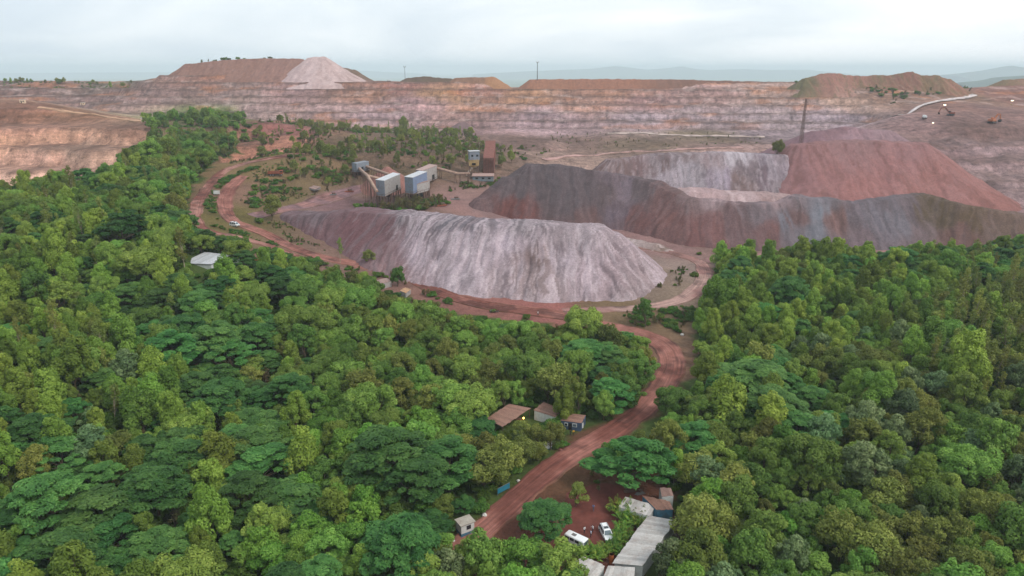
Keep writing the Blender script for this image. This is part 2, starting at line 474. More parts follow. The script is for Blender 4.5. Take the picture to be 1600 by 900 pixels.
def soil_shader(name, scale_far=True):
    m, t, b, o = new_mat(name)
    at = t.nodes.new("ShaderNodeAttribute"); at.attribute_name = "soil"
    geo = t.nodes.new("ShaderNodeNewGeometry")
    n1 = noise_node(t, 0.9, 6, 0.7, geo.outputs["Position"])
    c = mixrgb(t, at.outputs[0], ramp(t, n1, [(0.25, G(0.6)), (0.75, G(1.3))]), 1.0, 'MULTIPLY')
    hgt = n1
    if scale_far:
        def mapped(sx, sy, sz, det, rough):
            mp = t.nodes.new("ShaderNodeMapping"); mp.inputs["Scale"].default_value = (sx, sy, sz)
            t.links.new(geo.outputs["Position"], mp.inputs[0]); return noise_node(t, 1.0, det, rough, mp.outputs[0])
        st = mapped(0.05, 0.05, 0.5, 7, 0.72)       # strata
        rl = mapped(0.30, 0.10, 0.09, 6, 0.70)       # rills and falls of loose rock
        bl = mapped(0.13, 0.13, 0.20, 8, 0.78)       # broken faces
        c = mixrgb(t, c, ramp(t, st, [(0.30, G(0.72)), (0.5, G(0.98)), (0.70, G(1.2))]), 1.0, 'MULTIPLY')
        c = mixrgb(t, c, ramp(t, rl, [(0.30, G(0.66)), (0.52, G(1.0)), (0.72, G(1.22))]), 1.0, 'MULTIPLY')
        c = mixrgb(t, c, ramp(t, bl, [(0.36, G(0.5)), (0.48, G(0.95)), (0.70, G(1.26))]), 1.0, 'MULTIPLY')
        hgt = bl
    t.links.new(c, b.inputs["Base Color"]); b.inputs["Roughness"].default_value = 0.95; set_spec(b, 0.1)
    bp = t.nodes.new("ShaderNodeBump"); bp.inputs["Strength"].default_value = 0.7; bp.inputs["Distance"].default_value = 3.0 if scale_far else 0.6
    t.links.new(hgt, bp.inputs["Height"]); t.links.new(bp.outputs[0], b.inputs["Normal"])
    return m
SOILM = soil_shader("soil", False); ROCKM = soil_shader("cut_rock", True)

XN = grid_axis([(-1400, -800, 40), (-800, -330, 6), (-330, 330, 3.2), (330, 800, 6), (800, 1400, 40)])
XF = grid_axis([(-1400, -760, 40), (-760, 760, 3.4), (760, 1400, 40)])
def terrain_sheet(name, xs, ys, label):
    X, Y = np.meshgrid(xs, ys)
    Z = terr(X, Y)
    x, y, z = X.ravel(), Y.ravel(), Z.ravel()
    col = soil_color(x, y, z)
    fm = forest_mask(x, y, z)
    u = fbm(x / 7, y / 7, 61)
    fl = lin(FLOOR)[None] * (0.6 + 0.9 * u)[:, None]
    col = col * (1 - fm[:, None]) + fl * fm[:, None]
    me = mesh_np(name, np.stack([x, y, z], 1), grid_faces(len(xs), len(ys)), {"soil": col}, smooth=(name == "ground"))
    ob = link(name, me, SOILM if name == "ground" else ROCKM)
    tag(ob, label, None, None, 'structure')
    return ob
# outline of the woodland (where its trees stand), photograph pixels of the ground
FOREST = [[(-500, 330), (0, 322), (150, 290), (215, 252), (250, 225), (330, 205), (362, 215), (372, 240), (330, 255), (300, 290), (285, 330), (290, 370), (330, 385), (400, 405), (455, 420),
           (520, 432), (570, 440), (640, 470), (700, 485), (760, 500), (830, 505), (900, 520), (980, 530), (1005, 560), (1015, 590), (1005, 620), (960, 655), (900, 680), (860, 720), (800, 765), (740, 815), (690, 850), (730, 900), (870, 910), (880, 960), (960, 1300), (-500, 1300)],
          [(1085, 500), (1100, 470), (1120, 440), (1120, 410), (1250, 412), (1400, 412), (1500, 410), (1560, 395), (1650, 392), (2100, 400), (2100, 1300), (960, 1300), (985, 905), (1060, 830), (1050, 760), (960, 720), (930, 720), (960, 690), (1020, 650), (1060, 610), (1095, 570)]]
def forest_mask(x, y, z):
    yy = np.maximum(y, 5)
    px, py, dep = pix(x, yy, z)
    px = px + (fbm(x / 6, y / 6, 71) - 0.5) * 40; py = py + (fbm(x / 6, y / 6, 72) - 0.5) * 20
    r = np.zeros(len(x), bool)
    for pl in FOREST: r |= in_poly(px, py, pl)
    r |= (y < 70)
    return (r & (y < 640) & (dep > 0)).astype(float)
terrain_sheet("ground", XN, grid_axis([(-200, 60, 12), (60, 440, 2.2)]), "wooded hillside and dump yard ground of the quarry")
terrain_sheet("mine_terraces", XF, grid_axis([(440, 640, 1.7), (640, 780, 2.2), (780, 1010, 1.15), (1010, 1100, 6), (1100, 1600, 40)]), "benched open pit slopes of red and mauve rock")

# plain out to the horizon and hills on it
m, t, b, o = new_mat("plain_fields")
geo = t.nodes.new("ShaderNodeNewGeometry")
n1 = noise_node(t, 0.0012, 6, 0.6, geo.outputs["Position"])
c = ramp(t, n1, [(0.3, L(70, 84, 70)), (0.5, L(96, 108, 72)), (0.7, L(130, 124, 100))])
t.links.new(c, b.inputs["Base Color"]); b.inputs["Roughness"].default_value = 1.0; set_spec(b, 0.1)
PLM = m
ax = grid_axis([(-30000, -6000, 3000), (-6000, 6000, 800), (6000, 30000, 3000)]); ay = grid_axis([(-6000, 6000, 800), (6000, 30000, 2000)])
X, Y = np.meshgrid(ax, ay)
tag(link("plain", mesh_np("plain", np.stack([X.ravel(), Y.ravel(), np.full(X.size, -100.0)], 1), grid_faces(len(ax), len(ay))), PLM), "hazy flat plain reaching to the horizon", None, None, 'structure')
m, t, b, o = new_mat("hill_woods")
geo = t.nodes.new("ShaderNodeNewGeometry")
n1 = noise_node(t, 0.01, 6, 0.7, geo.outputs["Position"])
t.links.new(ramp(t, n1, [(0.3, L(44, 60, 46)), (0.7, L(78, 88, 66))]), b.inputs["Base Color"]); b.inputs["Roughness"].default_value = 1.0; set_spec(b, 0.05)
HLM = m
def hills(px0, px1, D, prof, label, seed):
    """a range whose skyline (px,py) prof stands D metres out; 1.6 km deep"""
    xs = np.linspace(px0, px1, 160); depth = np.linspace(-1, 1, 24)
    pp = np.array(prof, float)
    sk = np.interp(xs, pp[:, 0], pp[:, 1])
    V = []
    for q in depth:
        y = D * (1 + 0.10 * q)
        w = math.cos(q * math.pi / 2) ** 1.3
        for px, s in zip(xs, sk):
            top = at_d(px, s, D)[2]
            x = at_d(px, s, D)[0] * (1 + 0.02 * q)
            n = float(fbm(np.array([x / (D * .04)]), np.array([y / (D * .04)]), seed)[0]) - 0.5
            V.append((x, y, -102 + (top + 102) * w * (1 + n * 0.22 * (1 - abs(1 - w) ** 3 if w < 1 else 1) * (0.4 if w > .95 else 1))))
    tag(link("hills", mesh_np("hills", np.array(V), grid_faces(160, 24), smooth=True), HLM), label, None, None, 'structure')
hills(740, 1330, 17000, [(740, 116), (830, 111), (880, 109), (930, 107), (960, 103.5), (985, 106), (1010, 109), (1040, 107), (1065, 104), (1085, 108), (1110, 109.5), (1160, 108), (1200, 109.5), (1260, 109), (1330, 116)], "low blue hills on the horizon behind the rim", 301)
hills(1480, 1760, 11000, [(1480, 117), (1510, 114), (1540, 110), (1560, 106), (1578, 103), (1590, 105), (1620, 108), (1680, 106), (1760, 116)], "blue peak on the horizon beyond the gap in the dumps", 302)
hills(1490, 1760, 5200, [(1490, 130), (1530, 126), (1560, 121), (1600, 118), (1680, 116), (1760, 126)], "wooded ridge beyond the gap in the dumps", 303)
hills(-260, 660, 20000, [(-260, 118), (0, 114), (200, 113), (400, 112), (560, 110), (660, 115)], "faint grey land along the horizon", 304)
# ------------------------------------------------------------------ dumped heaps
m, t, b, o = new_mat("heap")
at = t.nodes.new("ShaderNodeAttribute"); at.attribute_name = "soil"
geo = t.nodes.new("ShaderNodeNewGeometry")
n1 = noise_node(t, 1.3, 6, 0.75, geo.outputs["Position"])
n3 = noise_node(t, 0.28, 8, 0.78, geo.outputs["Position"])
c = mixrgb(t, at.outputs[0], ramp(t, n1, [(0.25, G(0.62)), (0.75, G(1.26))]), 1.0, 'MULTIPLY')
c = mixrgb(t, c, ramp(t, n3, [(0.32, G(0.82)), (0.5, G(1.0)), (0.70, G(1.1))]), 1.0, 'MULTIPLY')
t.links.new(c, b.inputs["Base Color"]); b.inputs["Roughness"].default_value = 0.95; set_spec(b, 0.1)
bp = t.nodes.new("ShaderNodeBump"); bp.inputs["Strength"].default_value = 0.5; bp.inputs["Distance"].default_value = 0.4
t.links.new(n1, bp.inputs["Height"]); t.links.new(bp.outputs[0], b.inputs["Normal"])
HEAPM = m
HEAPS = []
def heap_h(x, y, crest, w, slope, seed, gully):
    best = np.full(x.shape, -1e9); U = np.zeros(x.shape); V = np.zeros(x.shape)
    s0 = 0.0
    xw = x + (fbm(x / 12, y / 12, seed + 5) - 0.5) * 3.0; yw = y + (fbm(x / 12, y / 12, seed + 6) - 0.5) * 3.0
    for a, b_ in zip(crest[:-1], crest[1:]):
        d = b_[:2] - a[:2]; l2 = (d ** 2).sum(); l = math.sqrt(l2)
        tt = ((xw - a[0]) * d[0] + (yw - a[1]) * d[1]) / max(l2, 1e-6)
        tc_ = np.clip(tt, 0, 1)
        qx = a[0] + d[0] * tc_; qy = a[1] + d[1] * tc_
        dist = np.hypot(xw - qx, yw - qy)
        ang = np.arctan2(yw - qy, xw - qx)
        zc_ = a[2] + (b_[2] - a[2]) * tc_
        dd = np.maximum(dist - w, 0)
        h = zc_ - slope * 1.13 * dd + 0.0026 * slope * np.minimum(dd, 60) ** 2
        k = h > best
        best = np.where(k, h, best); V = np.where(k, dd, V)
        arc = np.where((tt < 0) | (tt > 1), ang * 18.0, 0)
        U = np.where(k, s0 + tc_ * l + arc, U)
        s0 += l
    U = U + (fbm(x / 9, y / 9, seed + 8) - 0.5) * 5
    g = fbm(U / 8.0, V / 60.0, seed) - 0.5
    g2 = fbm(U / 1.8, V / 25.0, seed + 1, 3) - 0.5
    amp = sstep(0, 6, V)
    rid = np.abs(fbm(U / 4.5 + 7, V / 45.0, seed + 4, 3) - 0.5) * 2
    z = best + amp * (g * gully + g2 * gully * 0.35 - 0.5 * gully * (1 - sstep(0.0, 0.16, rid))) + (fbm(x / 4, y / 4, seed + 2) - 0.5) * 0.9
    z += (1 - amp) * (fbm(x / 7, y / 7, seed + 3) - 0.5) * 1.6 + (fbm(x / 14, y / 14, seed + 7) - 0.5) * 2.2 * gully / 2
    return z, U, V
def heap(name, label, pts, w, slope, colors, seed=1, step=0.8, gully=1.6, pale=None, pale_amt=0.0, dark=None, dark_amt=0.0, cat="heap", group=None, fill=None, power=1.5, keep=None, pale_x=None, speck=0, tone=1):
    crest = [np.array(p) if len(p) == 3 and not isinstance(p, tuple) else at_d(*p) for p in pts]
    C = np.array(crest)
    # set the crest line back by w so that its front brow is where the photograph has it
    C[:, 1] += w
    gz = ground(C[:, 0].mean(), C[:, 1].mean() - 30)
    R = w + (C[:, 2].max() - min(gz, ground(C[:, 0].mean(), C[:, 1].min() - 40), 0)) / slope + 12
    xs = np.arange(C[:, 0].min() - R, C[:, 0].max() + R, step); ys = np.arange(C[:, 1].min() - R, C[:, 1].max() + R, step)
    X, Y = np.meshgrid(xs, ys)
    x, y = X.ravel(), Y.ravel()
    z, U, V = heap_h(x, y, C, w, slope, seed, gully)
    zg = terr(x, y)
    px, py, dep = pix(x, y, z)
    # soil: material tipped at different places along the crest, running down the slope
    wx = (fbm(U / 6, V / 40, seed + 20) - 0.5) * 46; wy = (fbm(U / 7, V / 9, seed + 21) - 0.5) * 26
    num = np.zeros((len(x), 3)); den = np.zeros(len(x))
    for (cx_, cy_, r, g, b_) in colors:
        d2 = (px + wx - cx_) ** 2 + (1.1 * (py + wy - cy_)) ** 2 + 40
        wgt = 1 / d2 ** power
        num += wgt[:, None] * lin((r, g, b_)); den += wgt
    col = num / den[:, None]
    if pale is not None:
        s = fbm(U / 5.5, V / 26, seed + 30, 5) * 0.5 + fbm(U / 1.4, V / 9.0, seed + 31, 5) * 0.5
        k = sstep(0.505, 0.555, s) * pale_amt
        if pale_x: k = k * sstep(pale_x - 25, pale_x + 15, px + wx)
        col = col * (1 - k[:, None]) + lin(pale) * k[:, None]
    if dark is not None:
        s = fbm(U / 2.6 + 40, V / 14, seed + 40, 5)
        k = sstep(0.56, 0.66, s) * dark_amt
        col = col * (1 - k[:, None]) + lin(dark) * k[:, None]
    st = fbm(U / 1.1, V / 22, seed + 50, 4)
    col *= (1 + (st - 0.5) * 0.42)[:, None]
    spm = sstep(pale_x - 25, pale_x + 20, px + wx) if pale_x else 1.0
    if speck:
        k = sstep(0.55, 0.63, fbm(U / 1.5, V / 7.0, seed + 60, 4)) * sstep(0.42, 0.58, fbm(U / 9, V / 12, seed + 61)) * speck * spm
        col = col * (1 - k[:, None]) + lin((92, 78, 82)) * k[:, None]
        k = sstep(0.56, 0.64, fbm(U / 1.0 + 3, V / 6.0, seed + 62, 4)) * speck * 0.6 * spm
        col = col * (1 - k[:, None]) + lin((204, 188, 192)) * k[:, None]
    col = col * tone
    col *= (1 + (fbm(x / 2.2, y / 2.2, seed + 51, 3) - 0.5) * 0.3)[:, None]
    ok = z > zg - 0.8
    if keep is not None: ok &= keep(x, y, px, py)
    faces = grid_faces(len(xs), len(ys))
    faces = faces[ok[faces].any(1)]
    used = np.unique(faces); mp = np.full(len(x), -1); mp[used] = np.arange(len(used))
    z = np.maximum(z, zg - 1.2)
    # outline of the skirt stays just under the ground
    me = mesh_np(name, np.stack([x, y, z], 1)[used], mp[faces], {"soil": col[used]}, smooth=True)
    ob = link(name, me, HEAPM)
    tag(ob, label, cat, group)
    HEAPS.append((C, w, slope, seed, gully, (xs[0], xs[-1], ys[0], ys[-1])))
    return ob
def top(x, y):
    """height of whatever ground carries a thing at x, y: terrain or heap"""
    z = ground(x, y)
    for C, w, s, seed, g, bb in HEAPS:
        if bb[0] < x < bb[1] and bb[2] < y < bb[3]:
            h = float(heap_h(np.array([x]), np.array([y]), C, w, s, seed, g)[0][0])
            z = max(z, h)
    return z

heap("tailings_heap", "pale grey heap streaked white and brown, nearest the crossing road", [(455, 338, 347), (560, 331, 333), (640, 339, 312), (760, 351, 297), (850, 353, 294), (925, 359, 293), (948, 371, 293), (968, 388, 290)], 7, 0.72,
     [(450, 350, 110, 88, 92), (500, 360, 112, 84, 87), (560, 360, 112, 80, 83), (600, 360, 106, 78, 81), (610, 390, 118, 90, 92), (500, 340, 102, 86, 90), (650, 345, 106, 98, 102), (700, 345, 100, 94, 100), (760, 345, 106, 98, 104), (830, 350, 116, 106, 110), (640, 390, 158, 142, 150),
      (680, 400, 164, 148, 154), (720, 440, 160, 146, 152), (740, 400, 170, 154, 160), (800, 380, 168, 152, 160), (835, 400, 120, 100, 98), (845, 440, 140, 122, 122), (880, 400, 168, 152, 158), (930, 420, 164, 146, 152), (960, 430, 150, 130, 134), (1000, 450, 150, 132, 134), (900, 360, 150, 136, 140), (620, 425, 130, 102, 102), (780, 465, 158, 140, 142)],
     seed=101, step=0.6, gully=1.4, pale=(186, 168, 174), pale_amt=0.5, dark=(128, 114, 118), dark_amt=0.4, pale_x=625, speck=0.5, tone=0.96)
heap("ore_heap", "long dark grey-brown heap with a bluish middle behind the pale streaked heap", [(752, 312, 384), (795, 279, 396), (830, 257, 402), (900, 263, 400), (985, 277, 396), (1030, 287, 386), (1085, 311, 368), (1150, 318, 363), (1215, 319, 363), (1250, 307, 367), (1340, 318, 364), (1420, 309, 366), (1445, 305, 368), (1530, 325, 356), (1610, 338, 350), (1680, 345, 345)], 4, 0.74,
     [(740, 320, 116, 92, 92), (800, 290, 102, 90, 92), (860, 280, 96, 86, 89), (800, 325, 118, 78, 74), (900, 300, 98, 87, 90), (950, 310, 100, 86, 88), (930, 340, 112, 86, 84), (960, 330, 104, 90, 98), (1000, 340, 118, 84, 82), (1050, 350, 124, 88, 84), (1000, 300, 104, 90, 92), (980, 300, 128, 112, 120), (1040, 320, 122, 92, 90),
      (1070, 310, 128, 106, 106), (1100, 360, 126, 90, 88), (1150, 340, 118, 92, 92), (1180, 330, 122, 108, 112), (1200, 360, 118, 86, 84), (1225, 350, 124, 120, 128), (1250, 340, 116, 90, 88), (1270, 335, 130, 132, 141), (1275, 355, 124, 122, 130), (1300, 345, 128, 98, 94), (1330, 340, 122, 110, 116), (1370, 345, 126, 117, 124), (1400, 350, 126, 118, 125), (1420, 330, 118, 104, 108),
      (1450, 325, 100, 84, 68), (1480, 340, 98, 82, 64), (1520, 340, 108, 88, 70), (1560, 350, 118, 96, 86), (1440, 370, 128, 110, 112), (1500, 370, 122, 92, 86), (1350, 370, 126, 108, 112), (1130, 305, 172, 148, 150), (1200, 310, 166, 142, 144)],
     seed=131, step=0.75, gully=1.1, pale=(150, 128, 132), pale_amt=0.14, dark=(92, 76, 76), dark_amt=0.3, power=2.4, tone=0.74)
heap("flat_bank", "pale trodden flat bank on top of the long dark heap", [(1085, 300, 378), (1150, 305, 376), (1222, 308, 374)], 8, 0.75, [(1100, 303, 170, 144, 144), (1160, 308, 176, 152, 152), (1220, 312, 162, 136, 134)], seed=151, step=0.9, gully=1.0, pale=(192, 172, 172), pale_amt=0.4, dark=(130, 104, 100), dark_amt=0.4, tone=0.9)
heap("mixed_heap", "flat-topped heap of white and grey patches behind the long dark heap", [(965, 250, 505), (1040, 243, 503), (1130, 240, 501), (1222, 243, 501)], 7, 0.75,
     [(960, 265, 130, 105, 102), (990, 255, 128, 104, 104), (1020, 260, 118, 98, 98), (1035, 280, 158, 144, 150), (1070, 265, 164, 152, 158), (1090, 270, 158, 146, 152), (1115, 255, 150, 130, 132), (1130, 275, 158, 142, 154), (1150, 245, 190, 178, 184), (1155, 285, 130, 108, 106), (1170, 260, 128, 112, 116), (1195, 250, 130, 116, 124), (1195, 270, 118, 100, 106), (1220, 270, 140, 124, 132), (1235, 250, 160, 142, 148), (1235, 290, 122, 104, 106), (1080, 240, 132, 114, 114)],
     seed=161, step=1.0, gully=1.3, pale=(192, 180, 186), pale_amt=0.22, dark=(104, 90, 92), dark_amt=0.35, power=2.8, speck=0.4, tone=0.8)
heap("red_heap", "tall rose-red flat-topped heap, the largest on the skyline side", [(1262, 228, 506), (1300, 224, 508), (1350, 222, 510), (1440, 225, 508)], 9, 0.66,
     [(1200, 290, 150, 112, 114), (1250, 270, 150, 110, 112), (1300, 270, 156, 112, 112), (1350, 290, 158, 110, 108), (1400, 260, 160, 114, 114), (1450, 280, 158, 110, 106), (1330, 240, 152, 114, 116), (1420, 240, 154, 114, 116), (1500, 300, 158, 112, 110), (1340, 222, 150, 116, 118), (1550, 320, 150, 104, 100)],
     seed=191, step=1.1, gully=1.0, pale=(176, 142, 144), pale_amt=0.12, dark=(120, 82, 78), dark_amt=0.4, tone=np.array([0.76, 0.74, 0.70]))
heap("earth_apron", "low grey earth apron between the pale heap and the track loop", [(972, 373, 345), (1020, 383, 338), (1058, 398, 331)], 3, 0.4, [(980, 400, 150, 134, 132), (1020, 410, 144, 126, 122), (1050, 430, 120, 104, 92), (1060, 405, 138, 118, 110)], seed=171, step=0.8, gully=1.6, pale=(182, 166, 166), pale_amt=0.5, dark=(104, 86, 78), dark_amt=0.5)
heap("ore_cone", "small rusty ore cone beside the upper conveyor", [(603, 262, 425), (606, 262, 425)], 1, 0.62, [(605, 268, 140, 100, 92)], seed=173, step=0.8, gully=0.5)
heap("red_mound", "uneven pinkish mound on top of and behind the rose-red heap", [(1285, 205, 590), (1330, 200, 592), (1385, 205, 590)], 6, 0.5,
     [(1270, 215, 140, 108, 114), (1330, 215, 160, 128, 134), (1380, 205, 150, 122, 126), (1310, 202, 136, 104, 108)], seed=211, step=1.4, gully=1.8, dark=(116, 90, 96), dark_amt=0.4, tone=0.82)
heap("gravel_cone", "small grey-brown gravel cone below the benched wall near the lone tree", [(720, 190, 745), (724, 190, 745)], 1, 0.6, [(720, 200, 112, 92, 92), (740, 205, 124, 100, 100)], seed=221, step=1.6, gully=0.6)
heap("spoil_mound", "brown flat spoil mound crowning the benched wall", [(295, 100, 1000), (350, 94, 1006), (410, 91, 1010), (462, 92, 1010)], 8, 0.62, [(300, 105, 138, 102, 90), (380, 100, 140, 104, 92), (440, 105, 144, 108, 98)], tone=0.85, seed=231, step=2.0, gully=1.0, pale=(172, 134, 120), pale_amt=0.2, dark=(120, 84, 72), dark_amt=0.4)
heap("pale_spoil_mound", "pale grey pointed spoil mound beside the brown one on the skyline", [(484, 90, 1003), (503, 88, 1003)], 4, 0.62, [(480, 105, 176, 152, 150), (510, 110, 172, 148, 144), (540, 120, 160, 138, 134), (460, 115, 170, 146, 144)], seed=241, step=2.0, gully=1.2, pale=(194, 172, 170), pale_amt=0.4)
heap("spoil_bank", "dark spoil bank on the rim right of the pale pointed mound", [(520, 103, 1030), (548, 108, 1030)], 5, 0.6, [(540, 110, 112, 92, 78)], seed=251, step=2.5)
heap("spoil_bank", "low dark bank on the rim beside the two white trucks", [(640, 122, 985), (665, 120, 985), (700, 123, 985)], 5, 0.45, [(670, 124, 96, 80, 66)], seed=255, step=2.5)
heap("spoil_bank", "short orange-brown bank on the rim between the trucks and the pole", [(715, 122, 975), (745, 121, 975), (768, 120, 975)], 4, 0.6, [(740, 126, 140, 106, 86), (770, 126, 168, 124, 92)], tone=0.82, seed=257, step=2.5)
heap("berm", "long orange-brown flat bank along the rim under the thin pole", [(835, 124, 968), (950, 124, 966), (1080, 125, 962), (1225, 129, 955)], 5, 0.6, [(840, 130, 158, 112, 90), (950, 130, 154, 108, 88), (1080, 130, 132, 98, 84), (1200, 132, 128, 98, 88)], tone=0.82, seed=261, step=2.0, gully=0.8)
heap("overgrown_dump", "broad brown dump with thin green growth at the end of the rim", [(1258, 123, 915), (1288, 115, 925), (1312, 116, 925), (1335, 120, 925), (1385, 118, 925), (1425, 113, 925), (1440, 119, 923), (1466, 117, 920), (1484, 123, 916)], 3, 0.66,
     [(1250, 130, 100, 92, 66), (1300, 125, 140, 100, 88), (1340, 135, 136, 98, 84), (1380, 130, 124, 94, 76), (1420, 130, 128, 92, 78), (1450, 135, 116, 94, 70), (1490, 140, 136, 98, 82), (1420, 115, 128, 88, 76), (1330, 150, 156, 120, 108)], seed=271, step=1.6, gully=3.0, dark=(92, 92, 56), dark_amt=0.45)
heap("overgrown_dump", "brown dump with thin green growth beyond the wet winding road", [(1585, 125, 1000), (1660, 120, 1000), (1720, 121, 1000)], 8, 0.42, [(1560, 140, 120, 98, 72), (1600, 130, 130, 98, 80)], seed=281, step=2.5, gully=1.8, dark=(96, 94, 60), dark_amt=0.45)

# ------------------------------------------------------------------ roads
m, t, b, o = new_mat("red_road")
uvn = t.nodes.new("ShaderNodeUVMap"); uvn.uv_map = "uv"
mpn = t.nodes.new("ShaderNodeMapping"); mpn.inputs["Scale"].default_value = (0.035, 1.5, 1); t.links.new(uvn.outputs[0], mpn.inputs[0])
n1 = noise_node(t, 1.0, 6, 0.7, mpn.outputs[0])
geo = t.nodes.new("ShaderNodeNewGeometry")
n2 = noise_node(t, 0.35, 5, 0.7, geo.outputs["Position"])
at = t.nodes.new("ShaderNodeAttribute"); at.attribute_name = "soil"
c = mixrgb(t, at.outputs[0], ramp(t, n1, [(0.30, G(0.50)), (0.5, G(1.0)), (0.70, G(1.5))]), 1.0, 'MULTIPLY')
c = mixrgb(t, c, ramp(t, n2, [(0.3, G(0.8)), (0.7, G(1.2))]), 1.0, 'MULTIPLY')
t.links.new(c, b.inputs["Base Color"])
t.links.new(ramp(t, n2, [(0.42, G(0.95)), (0.7, G(0.6))]), b.inputs["Roughness"]); set_spec(b, 0.25)
bp = t.nodes.new("ShaderNodeBump"); bp.inputs["Strength"].default_value = 0.7; bp.inputs["Distance"].default_value = 0.15
t.links.new(n1, bp.inputs["Height"]); t.links.new(bp.outputs[0], b.inputs["Normal"])
ROADM = m
ROADS = []
def catmull(P_, step):
    P_ = np.array(P_, float); out_ = []
    Q = np.vstack([2 * P_[0] - P_[1], P_, 2 * P_[-1] - P_[-2]])
    for i in range(1, len(Q) - 2):
        n = max(2, int(np.linalg.norm(Q[i + 1, :2] - Q[i, :2]) / step))
        for k in range(n):
            s = k / n
            out_.append(0.5 * (2 * Q[i] + (Q[i + 1] - Q[i - 1]) * s + (2 * Q[i - 1] - 5 * Q[i] + 4 * Q[i + 1] - Q[i + 2]) * s * s + (3 * Q[i] - Q[i - 1] - 3 * Q[i + 1] + Q[i + 2]) * s ** 3))
    out_.append(Q[-2])
    return np.array(out_)
def road(name, label, pts, col, cols2=None, lift=0.16, step=1.2, seed=0, ruts=0.14, on_top=False):
    """pts: (px, py, width m)"""
    ctl = []
    for q_ in pts:
        h = hit(*q_[:2]) if len(q_) == 3 else at_d(q_[0], q_[1], q_[3])
        ctl.append((h[0], h[1], q_[2]))
    c = catmull(ctl, step)
    tan = np.gradient(c[:, :2], axis=0); tan /= np.linalg.norm(tan, axis=1)[:, None]
    nrm = np.stack([-tan[:, 1], tan[:, 0]], 1)
    s = np.concatenate([[0], np.cumsum(np.linalg.norm(np.diff(c[:, :2], axis=0), axis=1))])
    NV = 15
    t_ = np.linspace(-1, 1, NV)
    wob = 1 + 0.16 * (fbm(s / 9, s * 0, seed + 1) - 0.5)
    eg = np.where(t_[None] < 0, (fbm(s / 5, s * 0 + 3, seed + 5, 5) - 0.5)[:, None], (fbm(s / 5, s * 0 + 9, seed + 6, 5) - 0.5)[:, None]) * 2.6 * np.abs(t_[None]) ** 2
    hwid = t_[None] * (c[:, None, 2] * 0.5 * wob[:, None] + eg)
    X = c[:, None, 0] + nrm[:, None, 0] * hwid
    Y = c[:, None, 1] + nrm[:, None, 1] * hwid
    Z = terr(X, Y) + lift
    prof = np.zeros(NV)
    for q in (-0.62, -0.2, 0.25, 0.6): prof -= ruts * np.exp(-((t_ - q) / 0.085) ** 2)
    prof += 0.30 * np.exp(-((np.abs(t_) - 0.9) / 0.07) ** 2)
    prof[0] = prof[-1] = -0.5
    sh = (fbm(s / 30, s * 0, seed + 2) - 0.5) * 0.3
    Z = Z + prof[None] * (0.6 + 0.8 * fbm(X / 8, Y / 8, seed + 3))
    U = np.repeat(s[:, None], NV, 1); Vv = t_[None] * c[:, None, 2] * 0.5 + sh[:, None] * 4
    base = np.repeat(lin(col)[None], X.size, 0)
    if cols2 is not None:
        k = sstep(0.45, 0.62, fbm(X.ravel() / 9, Y.ravel() / 9, seed + 9))[:, None]
        base = base * (1 - k) + lin(cols2)[None] * k
    trk = sum(np.exp(-((t_ - q) / 0.10) ** 2) for q in (-0.62, -0.2, 0.25, 0.6))
    base *= (1 + 0.40 * np.repeat(trk[None], len(s), 0).ravel() * (fbm(U.ravel() / 25, Vv.ravel() / 3, seed + 12) * 2 - 0.6))[:, None]
    wet = sstep(0.56, 0.66, fbm(X.ravel() / 6, Y.ravel() / 6, seed + 14))
    base *= (1 - 0.42 * wet)[:, None]
    verge = np.repeat(sstep(0.72, 0.98, np.abs(t_))[None], len(s), 0).ravel() * fbm(X.ravel() / 3, Y.ravel() / 3, seed + 15)
    base = base * (1 - verge[:, None]) + verge[:, None] * lin((84, 68, 46))[None]
    me = mesh_np(name, np.stack([X.ravel(), Y.ravel(), Z.ravel()], 1), grid_faces(NV, len(s))[:, ::-1], {"soil": base}, uv=np.stack([U.ravel(), Vv.ravel()], 1), smooth=True)
    ob = link(name, me, ROADM); tag(ob, label, None, None, 'structure')
    ROADS.append(c)
    return ob
RED, RED2, MAUVE = (110, 66, 57), (134, 88, 78), (150, 122, 120)
road("haul_road", "red dirt haul road winding up from the yard past the pale heap", [(715, 862, 6.5), (765, 818, 6.5), (815, 772, 7), (880, 720, 7.5), (945, 681, 7.5), (1000, 644, 7.5), (1035, 605, 8.5), (1050, 570, 10), (1038, 542, 10), (1000, 522, 9), (930, 506, 8), (860, 491, 9), (790, 482, 9), (735, 472, 8), (690, 458, 7.5), (640, 436, 7), (600, 423, 7), (545, 411, 8), (490, 399, 8.5), (450, 384, 7.5), (415, 366, 7.5), (385, 354, 8.5), (360, 342, 8), (351, 318, 8.5), (357, 298, 8.5), (370, 284, 7.5), (381, 275, 6)], RED, RED2, seed=401)
road("outer_road", "outer lane of the road loop, climbing along the wood", [(470, 404, 6), (430, 388, 6), (380, 373, 6), (330, 362, 5.5), (307, 345, 6), (308, 320, 6.5), (322, 296, 6.5), (342, 274, 6.5), (366, 261, 6.5), (400, 252, 6.5), (440, 245, 7), (475, 240, 6)], RED, (140, 100, 90), lift=0.13, seed=421)
road("loop_road", "pale dirt track looping round the end of the pale heap", [(880, 487, 6), (950, 484, 6), (1020, 479, 6), (1065, 468, 7), (1092, 448, 8), (1102, 425, 8), (1088, 408, 7), (1050, 396, 6), (1010, 388, 6), (975, 383, 5)], (150, 120, 112), (132, 96, 90), lift=0.14, seed=441)
road("plant_track", "dark trodden track from the loop to the crushing plant", [(395, 338, 9), (430, 330, 8), (470, 323, 9), (505, 313, 12), (540, 302, 11), (570, 292, 8)], (118, 90, 92), (128, 92, 88), lift=0.13, seed=461, ruts=0.05)
